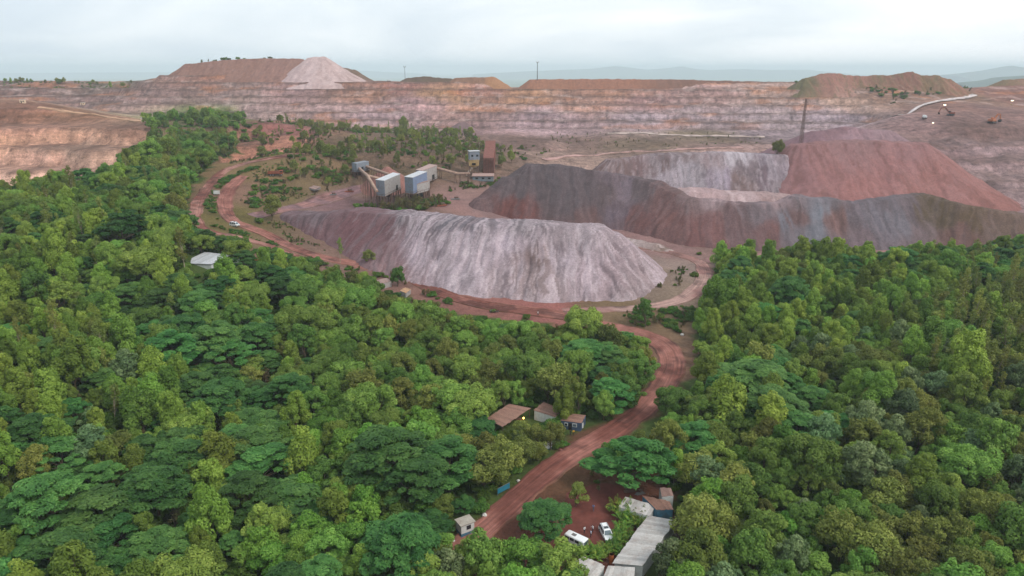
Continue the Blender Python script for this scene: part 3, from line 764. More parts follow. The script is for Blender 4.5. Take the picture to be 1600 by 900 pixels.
road("toe_track", "rosy track along the foot of the long dark heap", [(1095, 410, 7), (1150, 401, 7), (1300, 397, 7), (1450, 397, 7), (1620, 402, 7)], (150, 112, 108), (134, 100, 96), lift=0.14, seed=471)
road("wet_road", "pale wet road winding out through the gap in the dumps", [(1399, 177, 7, 762), (1412, 173, 7, 772), (1440, 167, 7, 795), (1475, 162, 7, 830), (1505, 156, 7, 870), (1522, 151, 7, 905)], (196, 184, 182), (178, 164, 162), lift=1.5, step=3, seed=481, ruts=0.05)
road("bench_road", "pale road on the bench below the mine wall", [(950, 200, 7, 772), (1010, 201, 7, 768), (1080, 203, 7, 762), (1150, 206, 7, 756), (1195, 209, 6, 750)], (178, 158, 150), None, lift=0.8, step=3, seed=491, ruts=0.05)
road("terrace_track", "pink track on the terrace behind the heaps", [(850, 250, 6), (900, 244, 6), (980, 238, 6), (1060, 234, 6), (1160, 231, 6)], (168, 132, 126), None, lift=0.6, step=3, seed=495, ruts=0.05)
road("pit_road", "tan track along the brown berm of the nearer pit", [(60, 168, 8), (120, 176, 8), (160, 182, 8), (225, 190, 7)], (172, 134, 108), None, lift=0.6, step=3, seed=497, ruts=0.05)

# red earth of the parking yard
yp = [hit(*q)[:2] for q in ((885, 770), (945, 755), (1010, 775), (1020, 800), (1000, 850), (955, 872), (905, 862), (880, 820))]
cx_, cy_ = np.mean(yp, axis=0)
V = [(cx_, cy_, ground(cx_, cy_) + 0.10)]; 
N = 48
yl = catmull([(p[0], p[1], 0) for p in yp + [yp[0]]], 1.2)[:-1, :2]
for fr in (0.35, 0.7, 1.0):
    for q in yl:
        x, y = cx_ + (q[0] - cx_) * fr, cy_ + (q[1] - cy_) * fr
        V.append((x, y, ground(x, y) + (0.10 if fr < 1 else 0.02)))
n = len(yl); fs = []
for i in range(n):
    j = (i + 1) % n
    fs.append((0, 1 + i, 1 + j, 1 + j))
tri = [(0, 1 + i, 1 + (i + 1) % n) for i in range(n)]
quads = [(1 + r * n + i, 1 + (r + 1) * n + i, 1 + (r + 1) * n + (i + 1) % n, 1 + r * n + (i + 1) % n) for r in range(2) for i in range(n)]
me = bpy.data.meshes.new("yard_ground"); me.from_pydata([tuple(map(float, v)) for v in V], [], tri + quads)
YARDM = plain("yard_earth", (112, 66, 58), 0.95, 0.35, 0.35, (84, 48, 42), 0.6, spec=0.1)
tag(link("yard_ground", me, YARDM), "red earth floor of the parking yard", None, None, 'structure')
# ------------------------------------------------------------------ trees
def leaf_mat(name, c1, c2, c3, hue=0.03):
    """c1..c3: leaf colours of one kind; each tree and each leaf spray differs a little"""
    m, t, b, o = new_mat(name)
    at = t.nodes.new("ShaderNodeAttribute"); at.attribute_name = "var"
    oi = t.nodes.new("ShaderNodeObjectInfo")
    c = ramp(t, at.outputs["Fac"], [(0.0, L(*c1)), (0.5, L(*c2)), (1.0, L(*c3))])
    h = t.nodes.new("ShaderNodeHueSaturation")
    def mr(a, b_, src):
        n = t.nodes.new("ShaderNodeMapRange"); n.inputs[3].default_value = a; n.inputs[4].default_value = b_
        t.links.new(src, n.inputs[0]); return n.outputs[0]
    mlt = t.nodes.new("ShaderNodeMath"); mlt.operation = 'MULTIPLY'; mlt.inputs[1].default_value = 7.31; t.links.new(oi.outputs["Random"], mlt.inputs[0])
    frc = t.nodes.new("ShaderNodeMath"); frc.operation = 'FRACT'; t.links.new(mlt.outputs[0], frc.inputs[0])
    t.links.new(mr(0.5 - hue, 0.5 + hue, oi.outputs["Random"]), h.inputs["Hue"])
    t.links.new(mr(0.62, 1.32, frc.outputs[0]), h.inputs["Value"])
    h.inputs["Saturation"].default_value = 1.0
    t.links.new(c, h.inputs["Color"])
    t.links.new(h.outputs[0], b.inputs["Base Color"]); b.inputs["Roughness"].default_value = 0.65; set_spec(b, 0.22)
    tr = t.nodes.new("ShaderNodeBsdfTranslucent"); t.links.new(h.outputs[0], tr.inputs[0])
    mxs = t.nodes.new("ShaderNodeMixShader"); mxs.inputs[0].default_value = 0.34
    t.links.new(b.outputs[0], mxs.inputs[1]); t.links.new(tr.outputs[0], mxs.inputs[2]); t.links.new(mxs.outputs[0], o.inputs[0])
    return m
LEAF = {
    "plume":   leaf_mat("leaf_plume", (96, 122, 44), (126, 152, 60), (158, 180, 80), 0.024),
    "spread":  leaf_mat("leaf_spread", (58, 98, 50), (82, 126, 62), (116, 158, 80), 0.02),
    "round":   leaf_mat("leaf_round", (86, 116, 48), (116, 146, 62), (150, 174, 84), 0.026),
    "olive":   leaf_mat("leaf_olive", (98, 110, 50), (126, 134, 62), (156, 160, 84), 0.018),
    "silver":  leaf_mat("leaf_silver", (84, 108, 70), (110, 134, 86), (146, 164, 114)),
    "slender": leaf_mat("leaf_slender", (104, 116, 54), (126, 138, 64), (150, 156, 82)),
    "bush":    leaf_mat("leaf_bush", (66, 98, 36), (86, 116, 44), (112, 138, 58)),
    "lime":    leaf_mat("leaf_lime", (82, 122, 44), (106, 148, 56), (138, 174, 74), 0.012),
    "dry":     leaf_mat("leaf_dry", (96, 84, 54), (114, 104, 66), (124, 122, 76)),
    "palm":    leaf_mat("leaf_palm", (74, 112, 40), (98, 134, 50), (146, 156, 66)),
}
BARK = plain("bark", (112, 98, 82), 0.9, 0.4, 3.0, (70, 60, 48), 0.6, spec=0.1)
BARKP = plain("bark_pale", (168, 156, 132), 0.9, 0.3, 3.0, (120, 106, 84), 0.5, spec=0.1)
rg = np.random.default_rng(21)
def leaves(lobes, dens, size, up=0.35, jit=0.6, flat=False, elong=1.5):
    """lobes: (cx,cy,cz,rx,ry,rz). dens: sprays per m2 of lobe surface. returns verts, quads, var"""
    Vs, Cs = [], []
    for (cx_, cy_, cz_, rx, ry, rz) in lobes:
        area = 4 * math.pi * ((rx * ry) ** 1.6 / 3 + (rx * rz) ** 1.6 / 3 + (ry * rz) ** 1.6 / 3) ** (1 / 1.6)
        n = max(12, int(area * dens))
        d = rg.normal(size=(n, 3)); d /= np.linalg.norm(d, axis=1)[:, None]
        d = d[(d[:, 2] > -0.55) | (rg.random(n) < 0.35)]; n = len(d)
        r = 0.72 + 0.36 * rg.random(n) ** 0.7
        r = np.where(rg.random(n) < 0.10, r + 0.22 * rg.random(n), r)
        p = np.array([cx_, cy_, cz_]) + d * r[:, None] * np.array([rx, ry, rz])
        nn = d / np.array([rx, ry, rz]); nn /= np.linalg.norm(nn, axis=1)[:, None]
        nn = nn + rg.normal(size=(n, 3)) * jit * 0.6; nn[:, 2] += up
        if flat: nn = nn * np.array([0.45, 0.45, 1]) + np.array([0, 0, 0.5])
        nn /= np.linalg.norm(nn, axis=1)[:, None]
        a = rg.normal(size=(n, 3)); tg = np.cross(nn, a); tg /= np.linalg.norm(tg, axis=1)[:, None]
        bt = np.cross(nn, tg)
        s = size * (0.65 + 0.7 * rg.random(n))
        tip = p + tg * (s * elong * 0.5)[:, None] - nn * (s * 0.18)[:, None]
        tail = p - tg * (s * elong * 0.5)[:, None] - nn * (s * 0.18)[:, None]
        l_ = p + bt * (s * 0.42)[:, None]; r_ = p - bt * (s * 0.42)[:, None]
        Vs.append(np.stack([tip, l_, tail, r_], 1).reshape(-1, 3))
        lobevar = rg.random() * 0.5
        Cs.append(np.repeat(np.clip(lobevar + 0.5 * rg.random(n), 0, 1), 4))
    V_ = np.concatenate(Vs); C_ = np.concatenate(Cs)
    return V_, np.arange(len(V_)).reshape(-1, 4), C_
def limb_mesh(paths):
    """tapered limbs: list of ([pts], r0, r1) -> verts, quads"""
    V_, F_ = [], []
    for pts, r0, r1 in paths:
        pts = np.array(pts, float); n = len(pts); k = 6; base = len(V_)
        for i, p in enumerate(pts):
            d = pts[min(i + 1, n - 1)] - pts[max(i - 1, 0)]; d /= np.linalg.norm(d) + 1e-9
            u = np.cross(d, [0.3, 0.9, 0.1]); u /= np.linalg.norm(u) + 1e-9; w = np.cross(d, u)
            r = r0 + (r1 - r0) * i / (n - 1)
            for j in range(k):
                a = 2 * math.pi * j / k
                V_.append(p + (u * math.cos(a) + w * math.sin(a)) * r)
        for i in range(n - 1):
            for j in range(k):
                F_.append((base + i * k + j, base + i * k + (j + 1) % k, base + (i + 1) * k + (j + 1) % k, base + (i + 1) * k + j))
    return np.array(V_), np.array(F_)
def make_kind(kind, R, H, Th):
    """one specimen: crown lobes spread through a volume of radius R between Th and H; returns crown and trunk meshes"""
    lobes = []
    U = rg.uniform
    if kind == "plume":
        n = 17
        for i in range(n):
            q = (i + 0.5) / n; zz = Th + (H - Th) * (0.12 + 0.80 * q)
            rr = R * (0.95 - 0.62 * q ** 1.6) * U(0.45, 0.95); a = i * 2.4 + U(-.5, .5)
            s = R * U(0.24, 0.50) * (1.05 - 0.25 * q)
            lobes.append((rr * math.cos(a), rr * math.sin(a), zz, s, s, s * U(1.0, 1.35)))
        dens, size, kw = 22, 0.30, dict(up=0.3)
    elif kind == "spread":
        n = 46
        for i in range(n):
            q = math.sqrt((i + 0.5) / n); a = i * 2.39996 + U(-.3, .3); rr = R * q * U(0.88, 1.06)
            zz = Th + (H - Th) * (0.95 - 0.75 * q ** 2.0) + U(-0.9, 0.55)
            s = R * U(0.11, 0.24)
            lobes.append((rr * math.cos(a), rr * math.sin(a), zz, s * U(1.0, 1.4), s * U(1.0, 1.4), s * 0.36))
        dens, size, kw = 22, 0.34, dict(flat=True, jit=0.7, elong=1.9)
    elif kind in ("round", "silver", "olive", "lime"):
        n = {"round": 30, "silver": 24, "olive": 24, "lime": 28}[kind]
        for i in range(n):
            q = (i + 0.5) / n; ph = math.acos(1 - 1.35 * q); a = i * 2.39996 + U(-.4, .4)
            rr = R * math.sin(ph) * U(0.45, 1.05); zz = Th + (H - Th) * (0.42 + 0.44 * math.cos(ph)) + U(-.8, .8)
            s = R * U(0.17, 0.38)
            lobes.append((rr * math.cos(a), rr * math.sin(a), zz, s, s, s * U(0.7, 1.05)))
        dens, size, kw = {"round": (22, 0.30, {}), "silver": (20, 0.34, dict(jit=0.9)), "olive": (15, 0.30, dict(jit=0.9)), "lime": (20, 0.32, dict(jit=0.8))}[kind]
    elif kind in ("slender", "dry"):
        n = 13
        for i in range(n):
            q = (i + 0.5) / n; zz = Th + (H - Th) * q; rr = R * U(0.2, 0.8) * (1.1 - 0.7 * q); a = U(0, 6.28)
            s = R * U(0.28, 0.44)
            lobes.append((rr * math.cos(a), rr * math.sin(a), zz, s, s, s * U(0.8, 1.4)))
        dens, size, kw = 9, 0.28, dict(jit=1.1, elong=1.9)
    else:  # bush
        n = 9
        for i in range(n):
            a = i * 2.4 + U(-.4, .4); rr = R * math.sqrt((i + .3) / n) * 0.8
            s = R * U(0.32, 0.5)
            lobes.append((rr * math.cos(a), rr * math.sin(a), H * U(0.35, 0.62), s, s, min(s * 0.9, H * 0.42)))
        dens, size, kw = 22, 0.28, {}
    # no crown is symmetric: pull it to one side, stretch it, and let stray shoots stand out
    sk_ = np.array([U(-.28, .28), U(-.28, .28)]); ax_, ay_ = U(0.82, 1.22), U(0.82, 1.22); th_ = U(0, 6.28)
    lob2 = []
    for (a_, b_, c_, d_, e_, f_) in lobes:
        xx, yy = a_ * math.cos(th_) - b_ * math.sin(th_), a_ * math.sin(th_) + b_ * math.cos(th_)
        k_ = (c_ - Th) / max(H - Th, 0.1)
        lob2.append((xx * ax_ + sk_[0] * R * k_, yy * ay_ + sk_[1] * R * k_, c_, d_, e_, f_))
    if kind not in ("bush", "dry", "slender"):
        for _ in range(5):
            a_ = U(0, 6.28); s_ = R * U(0.12, 0.2); r_ = R * U(.3, .85); lob2.append((r_ * math.cos(a_), r_ * math.sin(a_), Th + (H - Th) * U(0.45, 0.92 - 0.3 * r_ / R), s_, s_, s_ * U(1, 1.8)))
    lobes = lob2
    V_, Q_, C_ = leaves(lobes, dens, size, **kw)
    V_[:, 2] = np.maximum(V_[:, 2], 0.05)
    # limbs
    paths = []
    lean = np.array([U(-.5, .5), U(-.5, .5)])
    r0 = 0.045 * R + 0.05
    if kind in ("slender", "dry"): r0 = 0.13
    fork = np.array([lean[0] * .4, lean[1] * .4, max(Th * 0.8, 0.3)])
    topz = H * 0.86 if kind in ("slender", "plume", "dry") else Th + (H - Th) * 0.5
    paths.append(([np.array([0, 0, -0.4]), fork * 0.5, fork], r0, r0 * 0.75))
    paths.append(([fork, np.array([lean[0] * .3, lean[1] * .3, (fork[2] + topz) / 2]), np.array([0, 0, topz])], r0 * 0.75, r0 * 0.25))
    pick = rg.permutation(len(lobes))[: (4 if kind == "bush" else 9)]
    for k in pick:
        e = np.array(lobes[k][:3]); md = fork * 0.45 + e * 0.55; md[2] -= 0.12 * (e[2] - fork[2])
        paths.append(([fork, md, e], r0 * 0.45, r0 * 0.12))
    LV, LF = limb_mesh(paths)
    bark = BARKP if kind == "slender" else BARK
    cr = mesh_np("crown", V_, Q_, {"var": C_}); cr.materials.append(LEAF[kind])
    tk = mesh_np("trunk", LV, LF, smooth=True); tk.materials.append(bark)
    both = mesh_np("tree_kind", np.vstack([V_, LV]), np.vstack([Q_, LF + len(V_)]), {"var": np.concatenate([C_, np.zeros(len(LV))])})
    both.materials.append(LEAF[kind]); both.materials.append(bark)
    mi = np.zeros(len(Q_) + len(LF), np.int32); mi[len(Q_):] = 1
    both.polygons.foreach_set("material_index", mi)
    return dict(kind=kind, R=R, H=H, crown=cr, trunk=tk, both=both)
KINDS_ = [("plume", 2.9, 10.2, 2.0), ("plume", 3.3, 11.4, 2.4), ("plume", 2.6, 8.8, 1.8), ("plume", 3.6, 9.8, 1.8), ("plume", 3.0, 12.0, 3.0),
          ("spread", 5.6, 8.2, 3.0), ("spread", 6.6, 9.0, 3.2), ("spread", 4.6, 7.4, 2.6), ("spread", 5.2, 9.4, 3.4),
          ("round", 3.8, 9.0, 1.6), ("round", 4.4, 9.6, 1.8), ("round", 3.1, 7.6, 1.2), ("round", 4.0, 8.2, 1.4), ("round", 3.4, 10.0, 2.2),
          ("olive", 3.5, 8.4, 1.6), ("olive", 4.0, 8.2, 1.4), ("olive", 2.9, 7.2, 1.2), ("olive", 3.4, 9.6, 2.2),
          ("silver", 3.3, 7.6, 1.2), ("silver", 3.9, 8.6, 1.6), ("silver", 2.8, 6.6, 1.2),
          ("lime", 3.6, 8.6, 1.4), ("lime", 4.4, 8.2, 1.4), ("lime", 3.0, 7.4, 1.2),
          ("slender", 1.7, 10.5, 4.4), ("slender", 1.5, 9.0, 3.8), ("slender", 1.9, 12.0, 5.4),
          ("bush", 1.6, 1.9, 0.3), ("bush", 2.1, 2.6, 0.4), ("bush", 1.2, 1.4, 0.2), ("dry", 1.3, 3.6, 0.8), ("dry", 1.0, 2.6, 0.5)]
PROTO = [make_kind(*k) for k in KINDS_]
BYKIND = {}
for i, k in enumerate(KINDS_): BYKIND.setdefault(k[0], []).append(i)
KCOL = bpy.data.collections.new("tree_kinds")
for i, p in enumerate(PROTO):
    ob = bpy.data.objects.new("kind_%02d" % i, p["both"]); KCOL.objects.link(ob)

# open ground the photograph shows between crowns (pixels): no crown may stand in front of it
OPEN = [[(735, 835), (765, 800), (820, 757), (875, 715), (905, 690), (880, 677), (930, 672), (985, 638), (1018, 600), (1022, 570), (1012, 545), (1025, 528), (1062, 533), (1086, 560), (1082, 598), (1055, 625), (1035, 660), (985, 680), (945, 700), (935, 735), (880, 772), (830, 795), (775, 822)],
        [(888, 790), (930, 772), (990, 768), (1000, 780), (965, 795), (962, 815), (968, 835), (945, 860), (912, 862), (893, 845), (905, 820)],
        [(960, 770), (1000, 768), (1052, 780), (1060, 815), (1045, 845), (1010, 870), (985, 900), (900, 905), (888, 880), (920, 868), (960, 885), (985, 850), (1010, 808), (975, 795)],
        [(760, 654), (795, 629), (830, 637), (828, 650), (812, 662), (788, 668)], [(833, 641), (849, 628), (872, 640), (868, 652), (846, 656)], [(876, 655), (912, 652), (914, 672), (900, 680), (880, 676)],
        [(712, 812), (738, 806), (740, 824), (722, 834)], [(772, 768), (800, 752), (800, 764), (775, 776)],
        [(280, 412), (320, 393), (360, 396), (362, 408), (318, 414)], [(382, 394), (414, 391), (420, 408), (384, 411)],
        [(298, 350), (300, 310), (325, 270), (370, 248), (460, 232), (560, 290), (430, 322), (420, 355), (520, 395), (640, 428), (700, 452), (850, 478), (900, 486), (1000, 478), (1040, 468), (1075, 445), (1085, 420), (1065, 400), (1095, 398), (1112, 405), (1118, 430), (1095, 470), (1050, 484), (960, 492), (900, 505), (850, 502), (760, 495), (700, 485), (640, 463), (560, 425), (500, 415), (440, 395), (395, 372), (330, 360)],
        [(585, 432), (615, 434), (610, 446), (590, 442)], [(625, 448), (645, 452), (640, 462), (626, 458)],
        [(950, 500), (1010, 505), (1015, 520), (960, 512)], [(1050, 838), (1075, 830), (1085, 850), (1060, 862)],
        [(1040, 762), (1062, 768), (1056, 778), (1040, 775)], [(898, 538), (916, 536), (918, 546), (900, 547)]]
BUILT = []      # plan circles kept free: (x, y, r), filled by the objects below
ROADP = np.vstack([c[:, :3] for c in ROADS])
def crown_clear(x, y, z, R, H, pad=0.9):
    """true where the crown (as seen) leaves the open ground visible and no road or building is under it"""
    ok = np.ones(len(x), bool)
    for fz in (0.55, 0.98):
        for fx in (-0.75 * pad, 0, 0.75 * pad):
            if fz > 0.9 and fx != 0: continue
            px, py, d = pix(x + R * fx, y, z + H * fz)
            for pl in OPEN: ok &= ~in_poly(px, py, pl)
    for c in ROADP[::3]:
        ok &= (x - c[0]) ** 2 + (y - c[1]) ** 2 > (c[2] * 0.5 + 0.28 * R) ** 2
    for (bx, by, br) in BUILT:
        ok &= (x - bx) ** 2 + (y - by) ** 2 > (br + 0.4 * R) ** 2
    return ok
SPECIES_DESC = {"plume": "yellow-green plume-crowned tree", "spread": "dark green spreading tree", "round": "mid-green round-crowned tree", "olive": "dull olive open-crowned tree", "silver": "grey-green tree", "lime": "fresh lime-green tree", "slender": "slender pale-stemmed tree"}
# mixture of kinds over the woodland: (px, py, radius px, {kind: weight})
MIX = [(100, 400, 150, dict(plume=5, round=3, slender=3, spread=2)), (60, 560, 150, dict(plume=6, olive=1, spread=2, round=1)), (300, 520, 110, dict(spread=6, round=1, plume=1)), (150, 780, 120, dict(spread=6, plume=2, round=1)), (330, 700, 130, dict(plume=5, spread=3, round=2)),
       (60, 700, 90, dict(plume=3, silver=2, olive=2, spread=2)), (600, 560, 160, dict(round=8, olive=2)), (560, 700, 110, dict(lime=5, round=3, spread=1)), (680, 720, 70, dict(spread=5, round=2)), (480, 850, 130, dict(spread=3, round=3, lime=2, plume=1)), (660, 860, 80, dict(round=4, spread=2, silver=1)),
       (830, 860, 80, dict(lime=5, round=3, plume=1)), (780, 720, 80, dict(olive=5, round=2)), (950, 560, 80, dict(round=5, spread=2, olive=1)), (1250, 430, 150, dict(plume=8, round=1, spread=1, olive=1)), (1400, 500, 150, dict(plume=6, silver=1, round=2, olive=1)), (1545, 500, 120, dict(slender=14, plume=2, olive=1)),
       (1220, 610, 80, dict(spread=6, round=1)), (1120, 600, 60, dict(plume=3, round=2)), (1100, 750, 100, dict(olive=4, round=3, plume=1)), (1250, 760, 120, dict(round=4, silver=1, olive=2, lime=2)), (1450, 650, 150, dict(silver=2, round=4, olive=3, plume=1)), (1450, 830, 150, dict(olive=4, silver=2, round=3, lime=1)), (1150, 860, 90, dict(round=3, lime=2, silver=1)),
       (200, 300, 120, dict(round=5, spread=3, plume=1)), (320, 230, 80, dict(round=4, slender=2, olive=2)), (450, 440, 90, dict(round=3, spread=2, plume=1)), (1580, 700, 90, dict(olive=3, silver=3, plume=1)), (1380, 400, 40, dict(spread=5, plume=1)), (1580, 400, 60, dict(spread=5, round=2)), (200, 640, 80, dict(silver=1, round=2, plume=3, slender=1))]
TREES = []   # (x, y, z, proto, scale, rz)
def occupied(x, y, r):
    for T in TREES:
        if (T[0] - x) ** 2 + (T[1] - y) ** 2 < (r + PROTO[T[3]]["R"] * T[4]) ** 2 * 0.36: return True
    return False
def scatter_woods():
    r2 = random.Random(5)
    # large trees that stand out one by one in the photograph: (crown px, crown py, kind, scale)
    hero = [(960, 605, "spread", 1.25), (905, 615, "round", 0.95), (880, 625, "plume", 0.95), (985, 715, "spread", 1.3), (1050, 620, "round", 1.0), (1215, 620, "spread", 1.45), (330, 530, "spread", 1.4), (270, 545, "spread", 1.2), (400, 520, "spread", 1.2), (700, 720, "spread", 1.2), (650, 740, "spread", 1.25),
            (160, 790, "spread", 1.3), (80, 770, "spread", 1.3), (240, 770, "spread", 1.2), (470, 690, "lime", 1.15), (540, 690, "lime", 1.15), (610, 680, "lime", 1.15), (450, 770, "spread", 1.2), (620, 850, "spread", 1.2), (1090, 720, "olive", 1.3), (1095, 800, "olive", 1.3), (1110, 860, "round", 1.2), (820, 860, "lime", 1.15), (855, 800, "spread", 0.85), (760, 860, "round", 1.4), (870, 870, "round", 1.1),
            (1010, 485, "round", 0.9), (620, 430, "round", 0.9), (900, 768, "olive", 0.75), (1480, 405, "spread", 1.1), (1560, 395, "spread", 1.2), (1150, 440, "spread", 1.0), (1050, 870, "silver", 1.1), (900, 510, "olive", 1.0), (960, 530, "olive", 1.1), (840, 520, "round", 1.0), (760, 700, "olive", 1.1), (815, 695, "olive", 0.85), (842, 700, "olive", 0.6), (720, 690, "olive", 1.0)]
    for q in range(26): hero.append((1500 + (q * 37) % 110, 440 + (q * 53) % 125, "slender", 1.0 + 0.35 * ((q * 7) % 5) / 5))
    for (px, py, k, s) in hero:
        pr = r2.choice(BYKIND[k]); H = PROTO[pr]["H"] * s
        h = hit(px, py)
        for _ in range(4):      # stand the tree so that the middle of its crown is at that pixel
            q = at_z(px, py, h[2] + 0.7 * H); h = np.array([q[0], q[1], ground(q[0], q[1])])
        if crown_clear(h[:1], h[1:2], h[2:3], PROTO[pr]["R"] * s * 0.75, H)[0] or True:
            TREES.append((h[0], h[1], h[2], pr, s, r2.uniform(0, 6.28)))
    st = 3.7
    xs = np.arange(-420, 420, st); ys = np.arange(62, 640, st)
    X, Y = np.meshgrid(xs, ys); X = X.ravel() + RNG.uniform(-.46, .46, X.size) * st; Y = Y.ravel() + RNG.uniform(-.46, .46, Y.size) * st
    k = np.abs(X) < Y * 0.80 + 60; X, Y = X[k], Y[k]
    Z = terr(X, Y)
    px, py, dep = pix(X, Y, Z)
    r = np.zeros(len(X), bool)
    for pl in FOREST: r |= in_poly(px, py, pl)
    r &= (py < 1120)
    X, Y, Z, px, py = X[r], Y[r], Z[r], px[r], py[r]
    # choose kinds
    Wt = {}
    tot = np.zeros(len(X))
    wx = (fbm(X / 16, Y / 16, 81) - 0.5) * 200; wy = (fbm(X / 16, Y / 16, 82) - 0.5) * 140
    for (mx_, my_, rad, d) in MIX:
        g = np.exp(-((px + wx - mx_) ** 2 + (1.3 * (py - 25 + wy - my_)) ** 2) / (2 * (rad * 0.6) ** 2)) + 1e-6
        s = sum(d.values())
        for kk, v in d.items(): Wt[kk] = Wt.get(kk, 0) + g * v / s
    names = list(Wt); M = np.stack([Wt[n_] for n_ in names], 1); M /= M.sum(1)[:, None]
    cum = M.cumsum(1); sel = (RNG.random(len(X))[:, None] < cum).argmax(1)
    prs = np.array([r2.choice(BYKIND[names[s]]) for s in sel])
    scs = np.array([min(1.55, max(0.55, r2.gauss(0.92, 0.24))) for _ in sel])
    R = np.array([PROTO[p]["R"] for p in prs]) * scs; H = np.array([PROTO[p]["H"] for p in prs]) * scs
    ok = crown_clear(X, Y, Z, R, H)
    cell = {}
    def near(x, y, rr):
        ci, cj = int(x // 8), int(y // 8)
        for i in range(ci - 2, ci + 3):
            for j in range(cj - 2, cj + 3):
                for (ax_, ay_, ar) in cell.get((i, j), ()):
                    if (ax_ - x) ** 2 + (ay_ - y) ** 2 < ((ar + rr) * 0.50) ** 2: return True
        return False
    for T in TREES: cell.setdefault((int(T[0] // 8), int(T[1] // 8)), []).append((T[0], T[1], PROTO[T[3]]["R"] * T[4] * (1.6 if PROTO[T[3]]["kind"] == "slender" else 1.0)))
    for i in RNG.permutation(len(X)):
        if not ok[i] or near(X[i], Y[i], R[i]): continue
        cell.setdefault((int(X[i] // 8), int(Y[i] // 8)), []).append((X[i], Y[i], R[i]))
        TREES.append((X[i], Y[i], Z[i], int(prs[i]), float(scs[i]), r2.uniform(0, 6.28)))
def gn_stuff(name, pts, label, kind='stuff'):
    """many plants as one mass: points carrying kind, size and turn; geometry nodes set a plant on each"""
    pts = np.array(pts, float)
    me = bpy.data.meshes.new(name); me.vertices.add(len(pts)); me.vertices.foreach_set("co", pts[:, :3].astype(np.float32).ravel())
    a = me.attributes.new("pk", 'INT', 'POINT'); a.data.foreach_set("value", pts[:, 3].astype(np.int32))
    n_ = len(pts)
    a = me.attributes.new("ps", 'FLOAT_VECTOR', 'POINT'); a.data.foreach_set("vector", (pts[:, 4:5] * RNG.uniform([.85, .85, .8], [1.18, 1.18, 1.22], (n_, 3))).astype(np.float32).ravel())
    a = me.attributes.new("pr", 'FLOAT_VECTOR', 'POINT'); a.data.foreach_set("vector", np.stack([RNG.normal(0, .07, n_), RNG.normal(0, .07, n_), pts[:, 5]], 1).astype(np.float32).ravel())
    ob = link(name, me); tag(ob, label, None, None, kind)
    ng = bpy.data.node_groups.new(name + "_nodes", 'GeometryNodeTree')
    ng.interface.new_socket("Geometry", in_out='INPUT', socket_type='NodeSocketGeometry')
    ng.interface.new_socket("Geometry", in_out='OUTPUT', socket_type='NodeSocketGeometry')
    N_ = ng.nodes; gi = N_.new("NodeGroupInput"); go = N_.new("NodeGroupOutput")
    ci = N_.new("GeometryNodeCollectionInfo"); ci.inputs[0].default_value = KCOL; ci.inputs[1].default_value = True; ci.inputs[2].default_value = True
    ip = N_.new("GeometryNodeInstanceOnPoints"); ip.inputs["Pick Instance"].default_value = True
    def na(nm, ty):
        n = N_.new("GeometryNodeInputNamedAttribute"); n.data_type = ty; n.inputs[0].default_value = nm
        return n.outputs[0]
    ng.links.new(gi.outputs[0], ip.inputs["Points"]); ng.links.new(ci.outputs[0], ip.inputs["Instance"])
    ng.links.new(na("pk", 'INT'), ip.inputs["Instance Index"]); ng.links.new(na("pr", 'FLOAT_VECTOR'), ip.inputs["Rotation"]); ng.links.new(na("ps", 'FLOAT_VECTOR'), ip.inputs["Scale"])
    ng.links.new(ip.outputs[0], go.inputs[0])
    md = ob.modifiers.new("plants", 'NODES'); md.node_group = ng
    return ob
def single_tree(name, label, x, y, z, pr, s, rz, group=None, cat="tree"):
    e = empty(name, (x, y, z), rz); e.scale = tuple(s * random.uniform(*q) for q in ((.86, 1.16), (.86, 1.16), (.85, 1.18))); e.rotation_euler = (random.gauss(0, .06), random.gauss(0, .06), rz)
    tag(e, label, cat, group)
    link("trunk", PROTO[pr]["trunk"], None, e); link("crown", PROTO[pr]["crown"], None, e)
    return e
def plant_px(name, label, px, py, pr, s, group=None, cat="tree", on=None):
    h = hit(px, py) if on is None else on
    return single_tree(name, label, h[0], h[1], h[2] if on is not None else h[2], pr, s, random.uniform(0, 6.28), group, cat)
ORD = "first second third fourth fifth sixth seventh eighth ninth tenth eleventh twelfth thirteenth fourteenth fifteenth sixteenth seventeenth eighteenth nineteenth twentieth".split()
MARKS = [((930, 810), "the parking yard"), ((795, 648), "the open brown-roofed shed"), ((895, 668), "the blue office"), ((1050, 565), "the sharp road bend"), ((840, 487), "the pale heap's road"), ((325, 403), "the gable-roofed hut"), ((1100, 430), "the track loop"),
         ((1010, 830), "the long sheet roof"), ((725, 820), "the white-and-blue kiosk"), ((0, 620), "the picture's left edge"), ((1600, 600), "the picture's right edge"), ((300, 900), "the left wood's bottom edge"), ((1350, 900), "the right wood's bottom edge"), ((1400, 395), "the long dark heap"), ((310, 330), "the road loop")]
def sector(dx, dy):
    a = math.degrees(math.atan2(-dy, dx)) % 360
    return ["going right", "going upper right", "going straight up", "going upper left", "going left", "going lower left", "going straight down", "going lower right"][int((a + 22.5) // 45) % 8]
